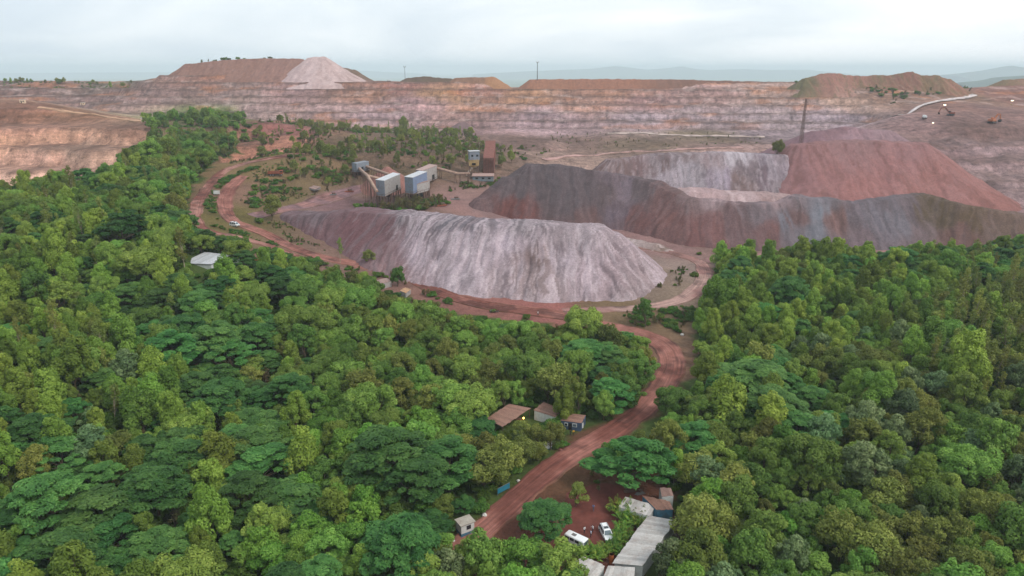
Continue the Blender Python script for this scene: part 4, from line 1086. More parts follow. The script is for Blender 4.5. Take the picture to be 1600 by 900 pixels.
def build_woods():
    scatter_woods()
    rows = []
    for i, (x, y, z, pr, s, rz) in enumerate(TREES):
        px, py, dep = pix(x, y, z + 0.7 * PROTO[pr]["H"] * s)
        size = PROTO[pr]["R"] * s / dep
        inside = 15 < px < 1585 and 100 < py < 885
        rows.append((size if inside else -1, i, px, py))
    rows.sort(reverse=True)
    pick = rows[:300]
    keys = {}
    for size, i, px, py in pick:
        k = min(range(len(MARKS)), key=lambda q: (MARKS[q][0][0] - px) ** 2 + (MARKS[q][0][1] - py) ** 2)
        mk = MARKS[k]
        dx, dy = px - mk[0][0], py - mk[0][1]
        keys.setdefault((PROTO[TREES[i][3]]["kind"], k, sector(dx, dy)), []).append((math.hypot(dx, dy), i))
    for (kd, k, sec), lst in keys.items():
        lst.sort()
        for j, (d, i) in enumerate(lst):
            x, y, z, pr, s, rz = TREES[i]
            od = ORD[j] if len(lst) > 1 else "only one"
            lab = "%s, %s from %s %s" % (SPECIES_DESC[kd], od, MARKS[k][1], sec)
            single_tree({"plume": "plume_tree", "spread": "spreading_tree", "round": "round_tree", "olive": "olive_tree", "silver": "grey_green_tree", "lime": "bright_green_tree", "slender": "slender_tree"}[kd], lab, x, y, z, pr, s, rz, "trees of the woods around the yard")
    used = {r[1] for r in pick}
    rest = [T for i, T in enumerate(TREES) if i not in used]
    gn_stuff("forest", rest, "mixed green woodland covering the slopes on both sides of the road")
    # undergrowth: shrubs filling the gaps and fringes
    st = 2.6
    X, Y = np.meshgrid(np.arange(-400, 400, st), np.arange(65, 620, st)); X = X.ravel() + RNG.uniform(-.5, .5, X.size) * st; Y = Y.ravel() + RNG.uniform(-.5, .5, Y.size) * st
    k = np.abs(X) < Y * 0.78 + 40; X, Y = X[k], Y[k]
    Z = terr(X, Y); px, py, dep = pix(X, Y, Z)
    r = np.zeros(len(X), bool)
    for pl in FOREST: r |= in_poly(px, py, pl)
    r &= (RNG.random(len(X)) < 0.55)
    X, Y, Z = X[r], Y[r], Z[r]
    ok = crown_clear(X, Y, Z, np.full(len(X), 1.2), np.full(len(X), 1.2))
    b_ = BYKIND["bush"]; d_ = BYKIND["dry"]
    pts = [(x, y, z, random.choice(b_ if random.random() < 0.9 else d_), random.uniform(0.6, 1.2), random.uniform(0, 6.28)) for x, y, z in zip(X[ok], Y[ok], Z[ok])]
    gn_stuff("undergrowth", pts, "low green shrubs under and between the trees")
    # scrub on the old terraces, the loop's verges and the foot of the heaps: (polygon px, spacing m, share, kinds, scale)
    low = BYKIND["bush"][2:] + BYKIND["dry"][1:]
    scrub = [([(395, 260), (470, 250), (560, 270), (540, 290), (500, 304), (430, 318), (395, 322), (375, 318), (385, 285)], 1.7, 0.6, low, (0.25, 0.55)),
             ([(425, 345), (450, 352), (520, 395), (430, 372), (395, 355)], 1.6, 0.8, low, (0.3, 0.6)),
             ([(330, 352), (380, 362), (440, 382), (430, 386), (380, 372), (330, 361)], 1.4, 0.85, BYKIND["bush"], (0.3, 0.6)),
             ([(400, 240), (470, 232), (480, 238), (400, 250), (350, 268), (355, 258)], 1.8, 0.8, low, (0.4, 0.7)),
             ([(385, 215), (480, 195), (640, 205), (740, 212), (760, 235), (735, 262), (680, 252), (570, 248), (540, 270), (470, 285), (430, 280), (460, 240), (390, 235)], 4.0, 0.7, BYKIND["dry"] * 2 + BYKIND["slender"][1:2] + BYKIND["olive"][2:3] + BYKIND["bush"], (0.5, 1.15)),
             ([(480, 262), (560, 262), (600, 262), (690, 252), (735, 262), (720, 268), (640, 262), (600, 268), (545, 285), (500, 300)], 3.2, 0.62, BYKIND["dry"] * 2 + BYKIND["bush"] + BYKIND["olive"][2:3], (0.5, 1.0)),
             ([(440, 265), (520, 262), (545, 285), (470, 305), (400, 330), (385, 320), (400, 280)], 2.2, 0.72, BYKIND["bush"] * 2 + BYKIND["dry"], (0.5, 1.1)),
             ([(330, 340), (318, 315), (345, 280), (390, 262), (420, 258), (372, 275), (350, 292), (338, 318), (340, 345)], 1.5, 0.95, BYKIND["bush"], (0.35, 0.7)),
             ([(590, 312), (680, 308), (700, 318), (670, 330), (590, 332)], 1.7, 0.7, BYKIND["dry"] + BYKIND["bush"][:1], (0.8, 1.35)),
             ([(695, 288), (755, 284), (790, 276), (770, 292), (700, 300)], 1.8, 0.7, BYKIND["dry"] + BYKIND["bush"], (0.5, 0.8)),
             ([(772, 232), (830, 228), (860, 238), (830, 252), (780, 268), (765, 262)], 4, 0.45, BYKIND["bush"] + BYKIND["dry"] * 2 + BYKIND["olive"][2:3], (0.5, 0.9)),
             ([(1035, 428), (1075, 418), (1070, 446), (1020, 470), (1005, 468)], 1.8, 0.6, BYKIND["dry"] + BYKIND["bush"][2:], (0.4, 0.8)),
             ([(880, 489), (1000, 484), (1075, 476), (1090, 490), (1060, 520), (1000, 512), (940, 498)], 1.9, 0.7, BYKIND["bush"] + BYKIND["dry"][1:], (0.4, 0.9)),
             ([(540, 418), (620, 432), (690, 462), (760, 482), (830, 492), (830, 500), (740, 486), (640, 458), (540, 428)], 2.2, 0.6, BYKIND["bush"] + BYKIND["dry"], (0.5, 1.0)),
             ([(430, 392), (520, 415), (520, 422), (420, 402), (330, 378), (330, 368)], 2.2, 0.7, BYKIND["bush"], (0.6, 1.2)),
             ([(860, 205), (1190, 210), (1190, 228), (1000, 236), (870, 240)], 6, 0.22, BYKIND["dry"] + BYKIND["bush"][2:], (0.4, 0.8)),
             ([(1240, 135), (1270, 120), (1500, 122), (1515, 145), (1390, 165), (1370, 150)], 7, 0.5, BYKIND["bush"] + BYKIND["dry"], (0.8, 1.6)),
             ([(225, 195), (300, 182), (365, 184), (390, 205), (370, 225), (330, 205), (250, 222)], 4, 0.7, BYKIND["bush"] + BYKIND["round"][2:3], (0.6, 1.2)),
             ([(860, 770), (900, 745), (985, 735), (1000, 765), (930, 770), (890, 785)], 2.0, 0.35, BYKIND["bush"] + BYKIND["dry"], (0.4, 0.8))]
    pts = []
    for poly, sp, share, kinds, (s0, s1) in scrub:
        pw = np.array([hit(*q)[:2] for q in poly])
        lo, hi = pw.min(0), pw.max(0)
        X, Y = np.meshgrid(np.arange(lo[0], hi[0], sp), np.arange(lo[1], hi[1], sp)); X = X.ravel() + RNG.uniform(-.5, .5, X.size) * sp; Y = Y.ravel() + RNG.uniform(-.5, .5, Y.size) * sp
        k = in_poly(X, Y, [tuple(q) for q in pw]) & (RNG.random(len(X)) < share) & (fbm(X / (sp * 4), Y / (sp * 4), 91) > 0.45)
        X, Y = X[k], Y[k]
        for c in ROADP[::3]:
            if len(X) == 0: break
            k = (X - c[0]) ** 2 + (Y - c[1]) ** 2 > (c[2] * 0.5 + 0.4) ** 2; X, Y = X[k], Y[k]
        for (bx, by, br) in BUILT:
            if len(X) == 0: break
            k = (X - bx) ** 2 + (Y - by) ** 2 > (br + 0.3) ** 2; X, Y = X[k], Y[k]
        if len(X) == 0: continue
        Z = terr(X, Y)
        pts += [(x, y, z, random.choice(kinds), random.uniform(s0, s1), random.uniform(0, 6.28)) for x, y, z in zip(X, Y, Z)]
    for k in range(420):      # ragged belt of trees along the far left skyline
        px_ = random.uniform(-60, 205); d_ = random.uniform(988, 1025); q = at_d(px_, 130, d_); x_, y_ = q[0], d_
        if fbm(np.array([px_ / 22.0]), np.array([1.0]), 93)[0] < 0.40: continue
        pts.append((x_, y_, ground(x_, y_) - 0.4, random.choice(BYKIND["bush"] * 4 + BYKIND["olive"][:1] + BYKIND["dry"]), random.uniform(0.35, 0.75), random.uniform(0, 6.28)))
    gn_stuff("scrub", pts, "dry and green scrub on verges, terraces and old dumps")
# ------------------------------------------------------------------ built things
def keep_free(x, y, r): BUILT.append((float(x), float(y), float(r)))
def sheet_mat(name, rgb, rust, amt=0.45, rough=0.55):
    m, t, b, o = new_mat(name)
    tcn = t.nodes.new("ShaderNodeTexCoord"); oi = t.nodes.new("ShaderNodeObjectInfo"); geo = t.nodes.new("ShaderNodeNewGeometry")
    n1 = noise_node(t, 0.7, 6, 0.7, geo.outputs["Position"]); n2 = noise_node(t, 3.0, 4, 0.6, geo.outputs["Position"])
    mr = t.nodes.new("ShaderNodeMapRange"); mr.inputs[3].default_value = 0.80; mr.inputs[4].default_value = 1.14; t.links.new(oi.outputs["Random"], mr.inputs[0])
    c = mixrgb(t, L(*rgb), L(*rust), ramp(t, n1, [(0.46, G(0)), (0.66, G(amt))]))
    c = mixrgb(t, c, ramp(t, n2, [(0.3, G(0.82)), (0.7, G(1.1))]), 1.0, 'MULTIPLY')
    cm = t.nodes.new("ShaderNodeCombineXYZ")
    for i in range(3): t.links.new(mr.outputs[0], cm.inputs[i])
    c = mixrgb(t, c, cm.outputs[0], 1.0, 'MULTIPLY')
    t.links.new(c, b.inputs["Base Color"]); b.inputs["Roughness"].default_value = rough; set_spec(b, 0.35)
    return m
SHEET_GREY = sheet_mat("sheet_grey", (182, 178, 174), (150, 130, 118), 0.5)
SHEET_BROWN = sheet_mat("sheet_brown", (142, 108, 94), (118, 84, 72), 0.6)
SHEET_PINK = sheet_mat("sheet_dusty", (158, 130, 122), (130, 100, 92), 0.6)
SHEET_BLUE = sheet_mat("cladding_blue", (132, 141, 152), (126, 106, 100), 0.6)
SHEET_TAN = sheet_mat("cladding_dusty", (160, 156, 154), (134, 112, 104), 0.6)
SHEET_PALE = sheet_mat("sheet_pale", (182, 184, 188), (150, 136, 130), 0.4)
BLUEW = plain("blue_wall", (70, 116, 140), 0.8, 0.25, 1.0, (84, 78, 70), 0.6)
NAVYW = plain("navy_wall", (66, 86, 112), 0.8, 0.25, 1.0, (60, 60, 62), 0.5)
WHITEW = plain("white_wall", (205, 208, 205), 0.85, 0.15, 1.0, (150, 140, 130), 0.5)
DARK = plain("dark_opening", (28, 26, 25), 0.9, 0.2)
STEEL = plain("rusty_steel", (104, 78, 68), 0.75, 0.35, 1.2, (70, 52, 46), 0.6)
GREYST = plain("grey_steel", (112, 112, 112), 0.6, 0.3, 1.5, (100, 80, 70), 0.6)
YELLOW = plain("yellow_paint", (180, 152, 104), 0.6, 0.25, 1.0, (142, 110, 84), 0.7)
ORANGE = plain("orange_paint", (172, 98, 54), 0.5, 0.25, 1.0, (120, 76, 52), 0.6)
ORANGER = plain("rust_orange", (142, 78, 56), 0.8, 0.35, 1.5, (96, 58, 46), 0.7)
WHITEP = plain("white_paint", (226, 228, 228), 0.3, 0.08, 1.5, (186, 176, 168), 0.25, spec=0.5)
GLASS = plain("window_glass", (40, 48, 54), 0.08, 0.1, spec=0.6)
GLASSP = plain("windscreen_glass", (92, 106, 114), 0.08, 0.1, spec=0.6)
TYRE = plain("tyre_rubber", (30, 29, 28), 0.9, 0.2)
RIM = plain("wheel_rim", (150, 150, 150), 0.4, 0.15, metal=0.4)
LAMPC = plain("headlight_glass", (220, 224, 226), 0.15, 0.05)
REDL = plain("tail_light", (130, 24, 20), 0.3, 0.1)
CONC = plain("concrete", (150, 142, 134), 0.9, 0.25, 0.8, (110, 90, 80), 0.6)
EARTHW = plain("retaining_earth", (132, 88, 80), 0.95, 0.35, 0.7, (104, 66, 60), 0.7, spec=0.1)
TARPB = plain("blue_tarpaulin", (40, 118, 138), 0.6, 0.2, 1.0)
CONV = plain("conveyor_cover", (168, 138, 120), 0.7, 0.3, 0.6, (120, 92, 84), 0.7)
STONE = plain("pale_stone", (200, 196, 190), 0.9, 0.2)
def emit_mat(name, rgb, s):
    m = bpy.data.materials.new(name); m.use_nodes = True; t = m.node_tree; t.nodes.clear()
    o = t.nodes.new("ShaderNodeOutputMaterial"); e = t.nodes.new("ShaderNodeEmission"); e.inputs[0].default_value = L(*rgb); e.inputs[1].default_value = s
    t.links.new(e.outputs[0], o.inputs[0]); return m
V3 = lambda p: np.array(p, float)
def sheet_roof(parent, A, B, C_, D, n, mat, thick=0.05, overlap=0.04, rnd=None):
    """separate ribbed sheets laid side by side from edge A-D to edge B-C; each spans from AB to DC"""
    A, B, C_, D = map(V3, (A, B, C_, D)); r_ = random.Random(int(abs(A[0] * 10 + A[1])))
    for i in range(n):
        s0, s1 = i / n, (i + 1) / n + overlap / n
        dz = r_.uniform(-0.015, 0.03) + 0.012 * (i % 2)
        k = 7; vs = []
        e0, e1 = r_.uniform(-0.12, 0.12), r_.uniform(-0.12, 0.12)
        for j in range(k):
            s = s0 + (s1 - s0) * j / (k - 1)
            a = A + (B - A) * s; d = D + (C_ - D) * s; rib = 0.035 * (j % 2)
            u = (d - a) / (np.linalg.norm(d - a) + 1e-9)
            a = a - u * e0; d = d + u * e1
            vs += [(a[0], a[1], a[2] + rib + dz), (d[0], d[1], d[2] + rib + dz), (a[0], a[1], a[2] + rib + dz - thick), (d[0], d[1], d[2] + rib + dz - thick)]
        fs = []
        for j in range(k - 1):
            p, q = 4 * j, 4 * j + 4
            fs += [(p, p + 1, q + 1, q), (p + 2, q + 2, q + 3, p + 3), (p, q, q + 2, p + 2), (p + 1, p + 3, q + 3, q + 1)]
        e_ = 4 * (k - 1)
        fs += [(0, 2, 3, 1), (e_, e_ + 1, e_ + 3, e_ + 2)]
        o_ = MB().quadmesh(vs, fs).build("roof_sheet", mat, parent)
        o_.location = (0, 0, 0)
def inset(pts, f):
    c = np.mean([V3(p) for p in pts], axis=0)
    return [c + (V3(p) - c) * f for p in pts]
def local_root(name, pts, label, cat, group=None):
    c = np.mean([V3(p) for p in pts], axis=0); z = ground(c[0], c[1])
    e = empty(name, (c[0], c[1], z)); tag(e, label, cat, group)
    keep_free(c[0], c[1], max(np.linalg.norm(V3(p)[:2] - c[:2]) for p in pts) * 0.8)
    return e, V3((c[0], c[1], z))
def wall_quads(parent, pts, zb, mat, names="wall", t_=0.15, skip=()):
    """one upright wall slab between each pair of corners"""
    n = len(pts)
    for i in range(n):
        if i in skip: continue
        a, b_ = V3(pts[i]), V3(pts[(i + 1) % n])
        d = (b_ - a); d[2] = 0; d /= np.linalg.norm(d); nn = np.array([-d[1], d[0], 0]) * t_
        MB().prism([(a[0], a[1], zb), (b_[0], b_[1], zb), (b_[0], b_[1], b_[2]), (a[0], a[1], a[2])], nn).build(names, mat, parent)
def sheet_house(name, label, cat, px4, z4, n, roof_mat, wall_mat=None, wall_f=0.93, posts=False, skip=(), group=None, zb=-0.6):
    """roof corners given in pixels with their heights above the yard datum"""
    P4 = [at_z(px, py, z) for (px, py), z in zip(px4, z4)]
    e, c = local_root(name, P4, label, cat, group)
    Q = [p - c for p in P4]
    sheet_roof(e, *Q, n, roof_mat)
    W4 = inset(Q, wall_f)
    W4 = [w - V3((0, 0, 0.12)) for w in W4]
    if wall_mat is not None: wall_quads(e, W4, zb, wall_mat, skip=skip)
    if posts:
        for i in range(4):
            for f in (0, 0.5):
                p = W4[i] + (W4[(i + 1) % 4] - W4[i]) * f
                MB().tube((p[0], p[1], -0.4), (p[0], p[1], p[2]), 0.09, n=6).build("post", STEEL, e)
    # purlins under the sheets
    for f in (0.15, 0.5, 0.85):
        a = Q[0] + (Q[3] - Q[0]) * f; b_ = Q[1] + (Q[2] - Q[1]) * f
        MB().beam(a - V3((0, 0, .12)), b_ - V3((0, 0, .12)), 0.08, 0.1).build("purlin", STEEL, e)
    return e, c, Q, W4

# ---- buildings beside the yard
e, c, Q, W4 = sheet_house("long_shed", "long grey sheet-roofed shed with rust streaks beside the palms", "shed", [(1012, 805), (957, 880), (1004, 884), (1057, 813)], [2.0, 1.8, 2.6, 2.8], 22, SHEET_GREY, WHITEW, zb=-1.0)
e, c, Q, W4 = sheet_house("sheet_shed", "small grey mono-pitch shed at the upper end of the long shed", "shed", [(977, 776), (1025, 790), (1014, 807), (966, 792)], [2.8, 2.8, 2.3, 2.3], 9, SHEET_GREY, WHITEW, zb=-0.8)
e, c, Q, W4 = sheet_house("blue_hut", "blue-walled hut with a brown sheet roof above the long shed", "hut", [(1003, 774), (1046, 783), (1052, 796), (1026, 797)], [3.2, 3.2, 2.9, 2.9], 8, SHEET_BROWN, BLUEW, zb=-0.8)
e, c, Q, W4 = sheet_house("brown_hut", "tiny pinkish-roofed hut half hidden by trees above the blue hut", "hut", [(1031, 762), (1048, 762), (1052, 774), (1034, 776)], [2.8, 2.8, 2.5, 2.5], 4, SHEET_PINK, WHITEW, zb=-0.8)
e, c, Q, W4 = sheet_house("low_shed", "grey sheet roof at the bottom edge below the white bus", "shed", [(911, 869), (945, 884), (925, 912), (884, 888)], [2.1, 2.1, 2.3, 2.3], 9, SHEET_GREY, WHITEW, zb=-1.0)
e, c, Q, W4 = sheet_house("low_shed", "pale grey sheet roof at the bottom edge under the long shed", "shed", [(950, 884), (992, 886), (990, 914), (938, 912)], [2.2, 2.2, 2.5, 2.5], 8, SHEET_GREY, WHITEW, zb=-1.0)
# odds and ends by the sheds
def barrel(px, py, z, mat, label, name="drum", r=0.3, h=0.9):
    p = at_z(px, py, z) if z is not None else hit(px, py)
    e = empty(name, p); tag(e, label, "drum")
    MB().tube((0, 0, 0), (0, 0, h), r, n=12).build("shell", mat, e); 
    for q in (0.02, h * .33, h * .66, h - 0.02): MB().tube((0, 0, q - .02), (0, 0, q + .02), r + 0.02, n=12).build("hoop", mat, e)
barrel(955, 879, None, ORANGE, "orange drum between the two bottom sheds", r=0.45, h=1.9)
barrel(1052, 806, None, STEEL, "rusty drum at the dark corner beside the blue hut")
# dark soil mound beside the long shed
pm = hit(1066, 846)
vs, fs = [], []
for i in range(7):
    for j in range(20):
        a = j / 20 * 2 * math.pi; q = i / 6
        r_ = 3.4 * q * (1 + 0.18 * math.sin(a * 3 + 1) + 0.08 * math.sin(a * 7))
        vs.append((r_ * math.cos(a), r_ * 0.8 * math.sin(a), 1.5 * (1 - q) ** 0.8 * (1 + 0.12 * math.sin(a * 5)) - 0.15))
for i in range(6):
    for j in range(20): fs.append((i * 20 + j, (i + 1) * 20 + j, (i + 1) * 20 + (j + 1) % 20, i * 20 + (j + 1) % 20))
o_ = MB().quadmesh(vs, fs).build("soil_mound", plain("dark_soil", (70, 52, 46), 0.95, 0.4, 1.0), None, True); o_.location = pm
tag(o_, "dark brown soil mound beside the long shed", "mound"); keep_free(pm[0], pm[1], 3.5)

# ---- sheds by the road
e, c, Q, W4 = sheet_house("open_shed", "open-sided shed with a brown sheet roof and a warm lamp inside", "shed", [(760, 654), (795, 631), (830, 638), (785, 667)], [4.2, 4.2, 3.6, 3.6], 14, SHEET_BROWN, None, posts=True)
lampM = emit_mat("warm_bulb", (255, 190, 90), 10)
pl = at_z(818, 654, 1.9) - c
MB().tube(pl + V3((0, 0, .35)), pl + V3((0, 0, 1.6)), 0.02, n=5).build("lamp_cord", DARK, e)
mb = MB()
for k in range(5): mb.tube(pl + V3((0, 0, .35 - .1 * k)), pl + V3((0, 0, .25 - .1 * k)), [.06, .16, .2, .16, .08][k], [.16, .2, .16, .08, .02][k], n=10, cap=False)
mb.build("lamp_bulb", lampM, e)
ld = bpy.data.lights.new("shed_lamp", 'POINT'); ld.energy = 45; ld.color = (1, .62, .25); ld.shadow_soft_size = 0.25
lo = bpy.data.objects.new("shed_lamp", ld); lo.location = pl + V3((0, 0, -0.4)); lo.parent = e; COL.objects.link(lo)
MB().box(tuple(pl + V3((-1.5, 1.5, -1.2))), (2.4, 1.0, 0.9)).build("workbench", STEEL, e)
e, c, Q, W4 = sheet_house("road_shed", "white-fronted shed with a brown sheet roof beside the open shed", "shed", [(834, 641), (849, 628), (878, 640), (868, 652)], [3.6, 3.6, 3.1, 3.1], 9, SHEET_BROWN, WHITEW, zb=-0.6)
# blue office: house with door, windows and a board
P4 = [at_z(876, 657, 2.9), at_z(884, 645, 2.9), at_z(916, 649, 2.9), at_z(908, 661, 2.9)]
e, c = local_root("blue_office", P4, "dark blue roadside office with white window under the big spreading tree", "office")
Q = [p - c for p in P4]; sheet_roof(e, *Q, 8, SHEET_BROWN); W4 = [w - V3((0, 0, .12)) for w in inset(Q, 0.92)]; wall_quads(e, W4, -0.6, NAVYW)
fa, fb = W4[3], W4[0]                       # road-side front between D and A
u = (fb - fa); u[2] = 0; lw = np.linalg.norm(u); u /= lw; nn = np.array([u[1], -u[0], 0.0])
if nn[1] > 0: nn = -nn
def facade(f, w, z0, z1, name, mat, proud=0.06, parent=None):
    p = fa + u * (lw * f); a = p - u * w / 2; b_ = p + u * w / 2
    return MB().prism([(a[0], a[1], z0), (b_[0], b_[1], z0), (b_[0], b_[1], z1), (a[0], a[1], z1)], nn * proud).build(name, mat, parent or e)
wn_ = facade(0.3, 1.2, 1.0, 2.0, "window", WHITEW, 0.22); facade(0.3, 0.9, 1.15, 1.85, "pane", GLASSP, 0.26, wn_)
wn_ = facade(0.75, 0.9, 1.0, 1.9, "window", WHITEW, 0.22); facade(0.75, 0.65, 1.12, 1.78, "pane", GLASS, 0.26, wn_)
dr = facade(0.54, 0.9, -0.2, 1.9, "door", DARK, 0.21); facade(0.54, 0.08, 0.8, 1.0, "handle", GREYST, 0.28, dr)
def board(name, label, px, py, w, h, z0, mat, rz, cat="sign", legs=True):
    p = hit(px, py); e = empty(name, p, rz); tag(e, label, cat); keep_free(p[0], p[1], w * 0.6)
    MB().box((0, 0, z0 + h / 2), (w, 0.08, h)).build("panel", mat, e)
    MB().box((0, 0.03, z0 + h + 0.03), (w + 0.1, 0.12, 0.06)).build("rail", GREYST, e)
    for s in (-1, 1): MB().box((s * (w / 2 - 0.1), 0.09, (z0 + h) / 2 - 0.2), (0.09, 0.09, z0 + h + 0.4)).build("post", GREYST, e)
    return e
board("notice_board", "small white board standing at the corner of the blue office", 909, 671, 0.9, 1.5, 0.4, WHITEW, 0.3)
board("roadside_board", "turquoise board leaning among the bushes beside the lower road", 787, 770, 3.6, 1.3, 0.5, TARPB, 0.75)
board("sign_board", "white sign board on the grass island of the road loop", 339, 306, 3.2, 1.9, 0.9, WHITEW, 0.1)
# blue and white gate wall glimpsed under the olive trees
for lab, (pa, pb), mt in (("white and blue wall stub under the olive trees by the road", ((848, 706), (862, 699)), WHITEW),):
    a, b_ = hit(*pa), hit(*pb); cc = (a + b_) / 2
    e = empty("wall_stub", cc); tag(e, lab, "wall"); d = b_ - a; ang = math.atan2(d[1], d[0]); l_ = np.linalg.norm(d[:2])
    MB().box((0, 0, 1.2), (l_, 0.25, 2.2), ang).build("panel", mt, e); MB().box((0, 0, -0.15), (l_ + 0.04, 0.3, 0.7), ang).build("plinth", BLUEW, e); MB().box((0, 0, 2.36), (l_ + 0.1, 0.4, 0.12), ang).build("coping", CONC, e)
# kiosk
p = hit(727, 831); e = empty("kiosk", p, 0.55); tag(e, "white kiosk with a blue base band beside the lower road", "kiosk"); keep_free(p[0], p[1], 2.5)
MB().box((0, 0, 0.25), (3.0, 2.4, 0.9)).build("base", BLUEW, e); MB().box((0, 0, 1.65), (2.96, 2.36, 1.9)).build("wall", WHITEW, e)
MB().box((0, 0, 2.68), (3.4, 2.8, 0.14)).build("roof", plain("kiosk_roof", (168, 160, 148), 0.8, 0.3, 1.0, (120, 100, 90), 0.6), e)
w_ = MB().box((1.49, 0.1, 1.75), (0.08, 1.3, 0.9)).build("window", DARK, e); MB().box((1.53, 0.1, 1.22), (0.2, 1.5, 0.06)).build("sill", CONC, w_)
w_ = MB().box((0.2, -1.19, 1.75), (1.0, 0.08, 0.9)).build("window", GLASS, e)
def stone(px, py, s, label, mat=None):
    p = hit(px, py); vs = []; r_ = random.Random(int(px * 7 + py))
    ring = [(0, 0, 1)] 
    n = 9; rows = []
    for i in range(1, 5):
        ph = i / 5 * math.pi
        rows.append([(math.sin(ph) * math.cos(2 * math.pi * j / n) * r_.uniform(.8, 1.15), math.sin(ph) * math.sin(2 * math.pi * j / n) * r_.uniform(.8, 1.15), math.cos(ph) * 0.7 * r_.uniform(.85, 1.1)) for j in range(n)])
    vs = [(0, 0, .7)] + [q for row in rows for q in row] + [(0, 0, -.7)]
    fs = [(0, 1 + j, 1 + (j + 1) % n) for j in range(n)]
    for i in range(3): fs += [(1 + i * n + j, 1 + (i + 1) * n + j, 1 + (i + 1) * n + (j + 1) % n, 1 + i * n + (j + 1) % n) for j in range(n)]
    fs += [(1 + 3 * n + j, len(vs) - 1, 1 + 3 * n + (j + 1) % n) for j in range(n)]
    o_ = MB().quadmesh([(a * s, b_ * s, c_ * s) for a, b_, c_ in vs], fs).build("boulder", mat or STONE); o_.location = (p[0], p[1], p[2] + s * .35); tag(o_, label, "boulder")
stone(757, 806, 0.6, "pale boulder at the verge near the kiosk"); stone(810, 752, 0.45, "small white boulder on the road verge near the turquoise board"); stone(708, 846, 0.4, "white boulder in the trees below the kiosk")
stone(1066, 524, 0.7, "white boulder at the outside of the sharp road bend"); stone(876, 704, 0.5, "reddish boulder at the verge below the blue office", EARTHW)
# roof seen through the trees south of the heap road
sheet_house("tin_hut", "small white tin roof among the trees under the crossing road", "hut", [(902, 539), (911, 536), (917, 541), (908, 545)], [4.6, 4.6, 4.2, 4.2], 4, SHEET_PALE, SHEET_TAN)
sheet_house("tin_hut", "small tan tin roof beside the bushy tree at the heap's corner", "hut", [(588, 438), (604, 434), (612, 439), (596, 444)], [8.2, 8.2, 7.8, 7.8], 5, SHEET_PINK, SHEET_TAN)
sheet_house("tin_hut", "tan tin roof at the verge of the crossing road", "hut", [(625, 454), (633, 449), (642, 452), (634, 458)], [6.8, 6.8, 6.4, 6.4], 4, sheet_mat("sheet_tan", (176, 138, 104), (140, 104, 84)), SHEET_TAN)
# gable hut on the wooded slope
hz_ = hit(322, 412)[2]
PA, PB, PC, PD = at_z(283, 411, hz_ + 1.1), at_z(319, 394, hz_ + 2.4), at_z(361, 398, hz_ + 2.4), at_z(330, 413, hz_ + 1.1)
e, c = local_root("gable_hut", [PA, PB, PC, PD], "hut with a pale grey gable roof on the slope below the road loop", "hut")
Q = [p - c for p in (PA, PB, PC, PD)]
sheet_roof(e, Q[0], Q[3], Q[2], Q[1], 10, SHEET_PALE)
back = (Q[1] - Q[0]) * 0.5; back[2] = -2.0
sheet_roof(e, Q[1], Q[2], Q[2] + back, Q[1] + back, 10, SHEET_PALE)
wq = [Q[0] * .94, Q[3] * .94, (Q[2] + back) * .94, (Q[1] + back) * .94]
for q in wq: q[2] -= 0.25
wall_quads(e, wq, -1.5, WHITEW)

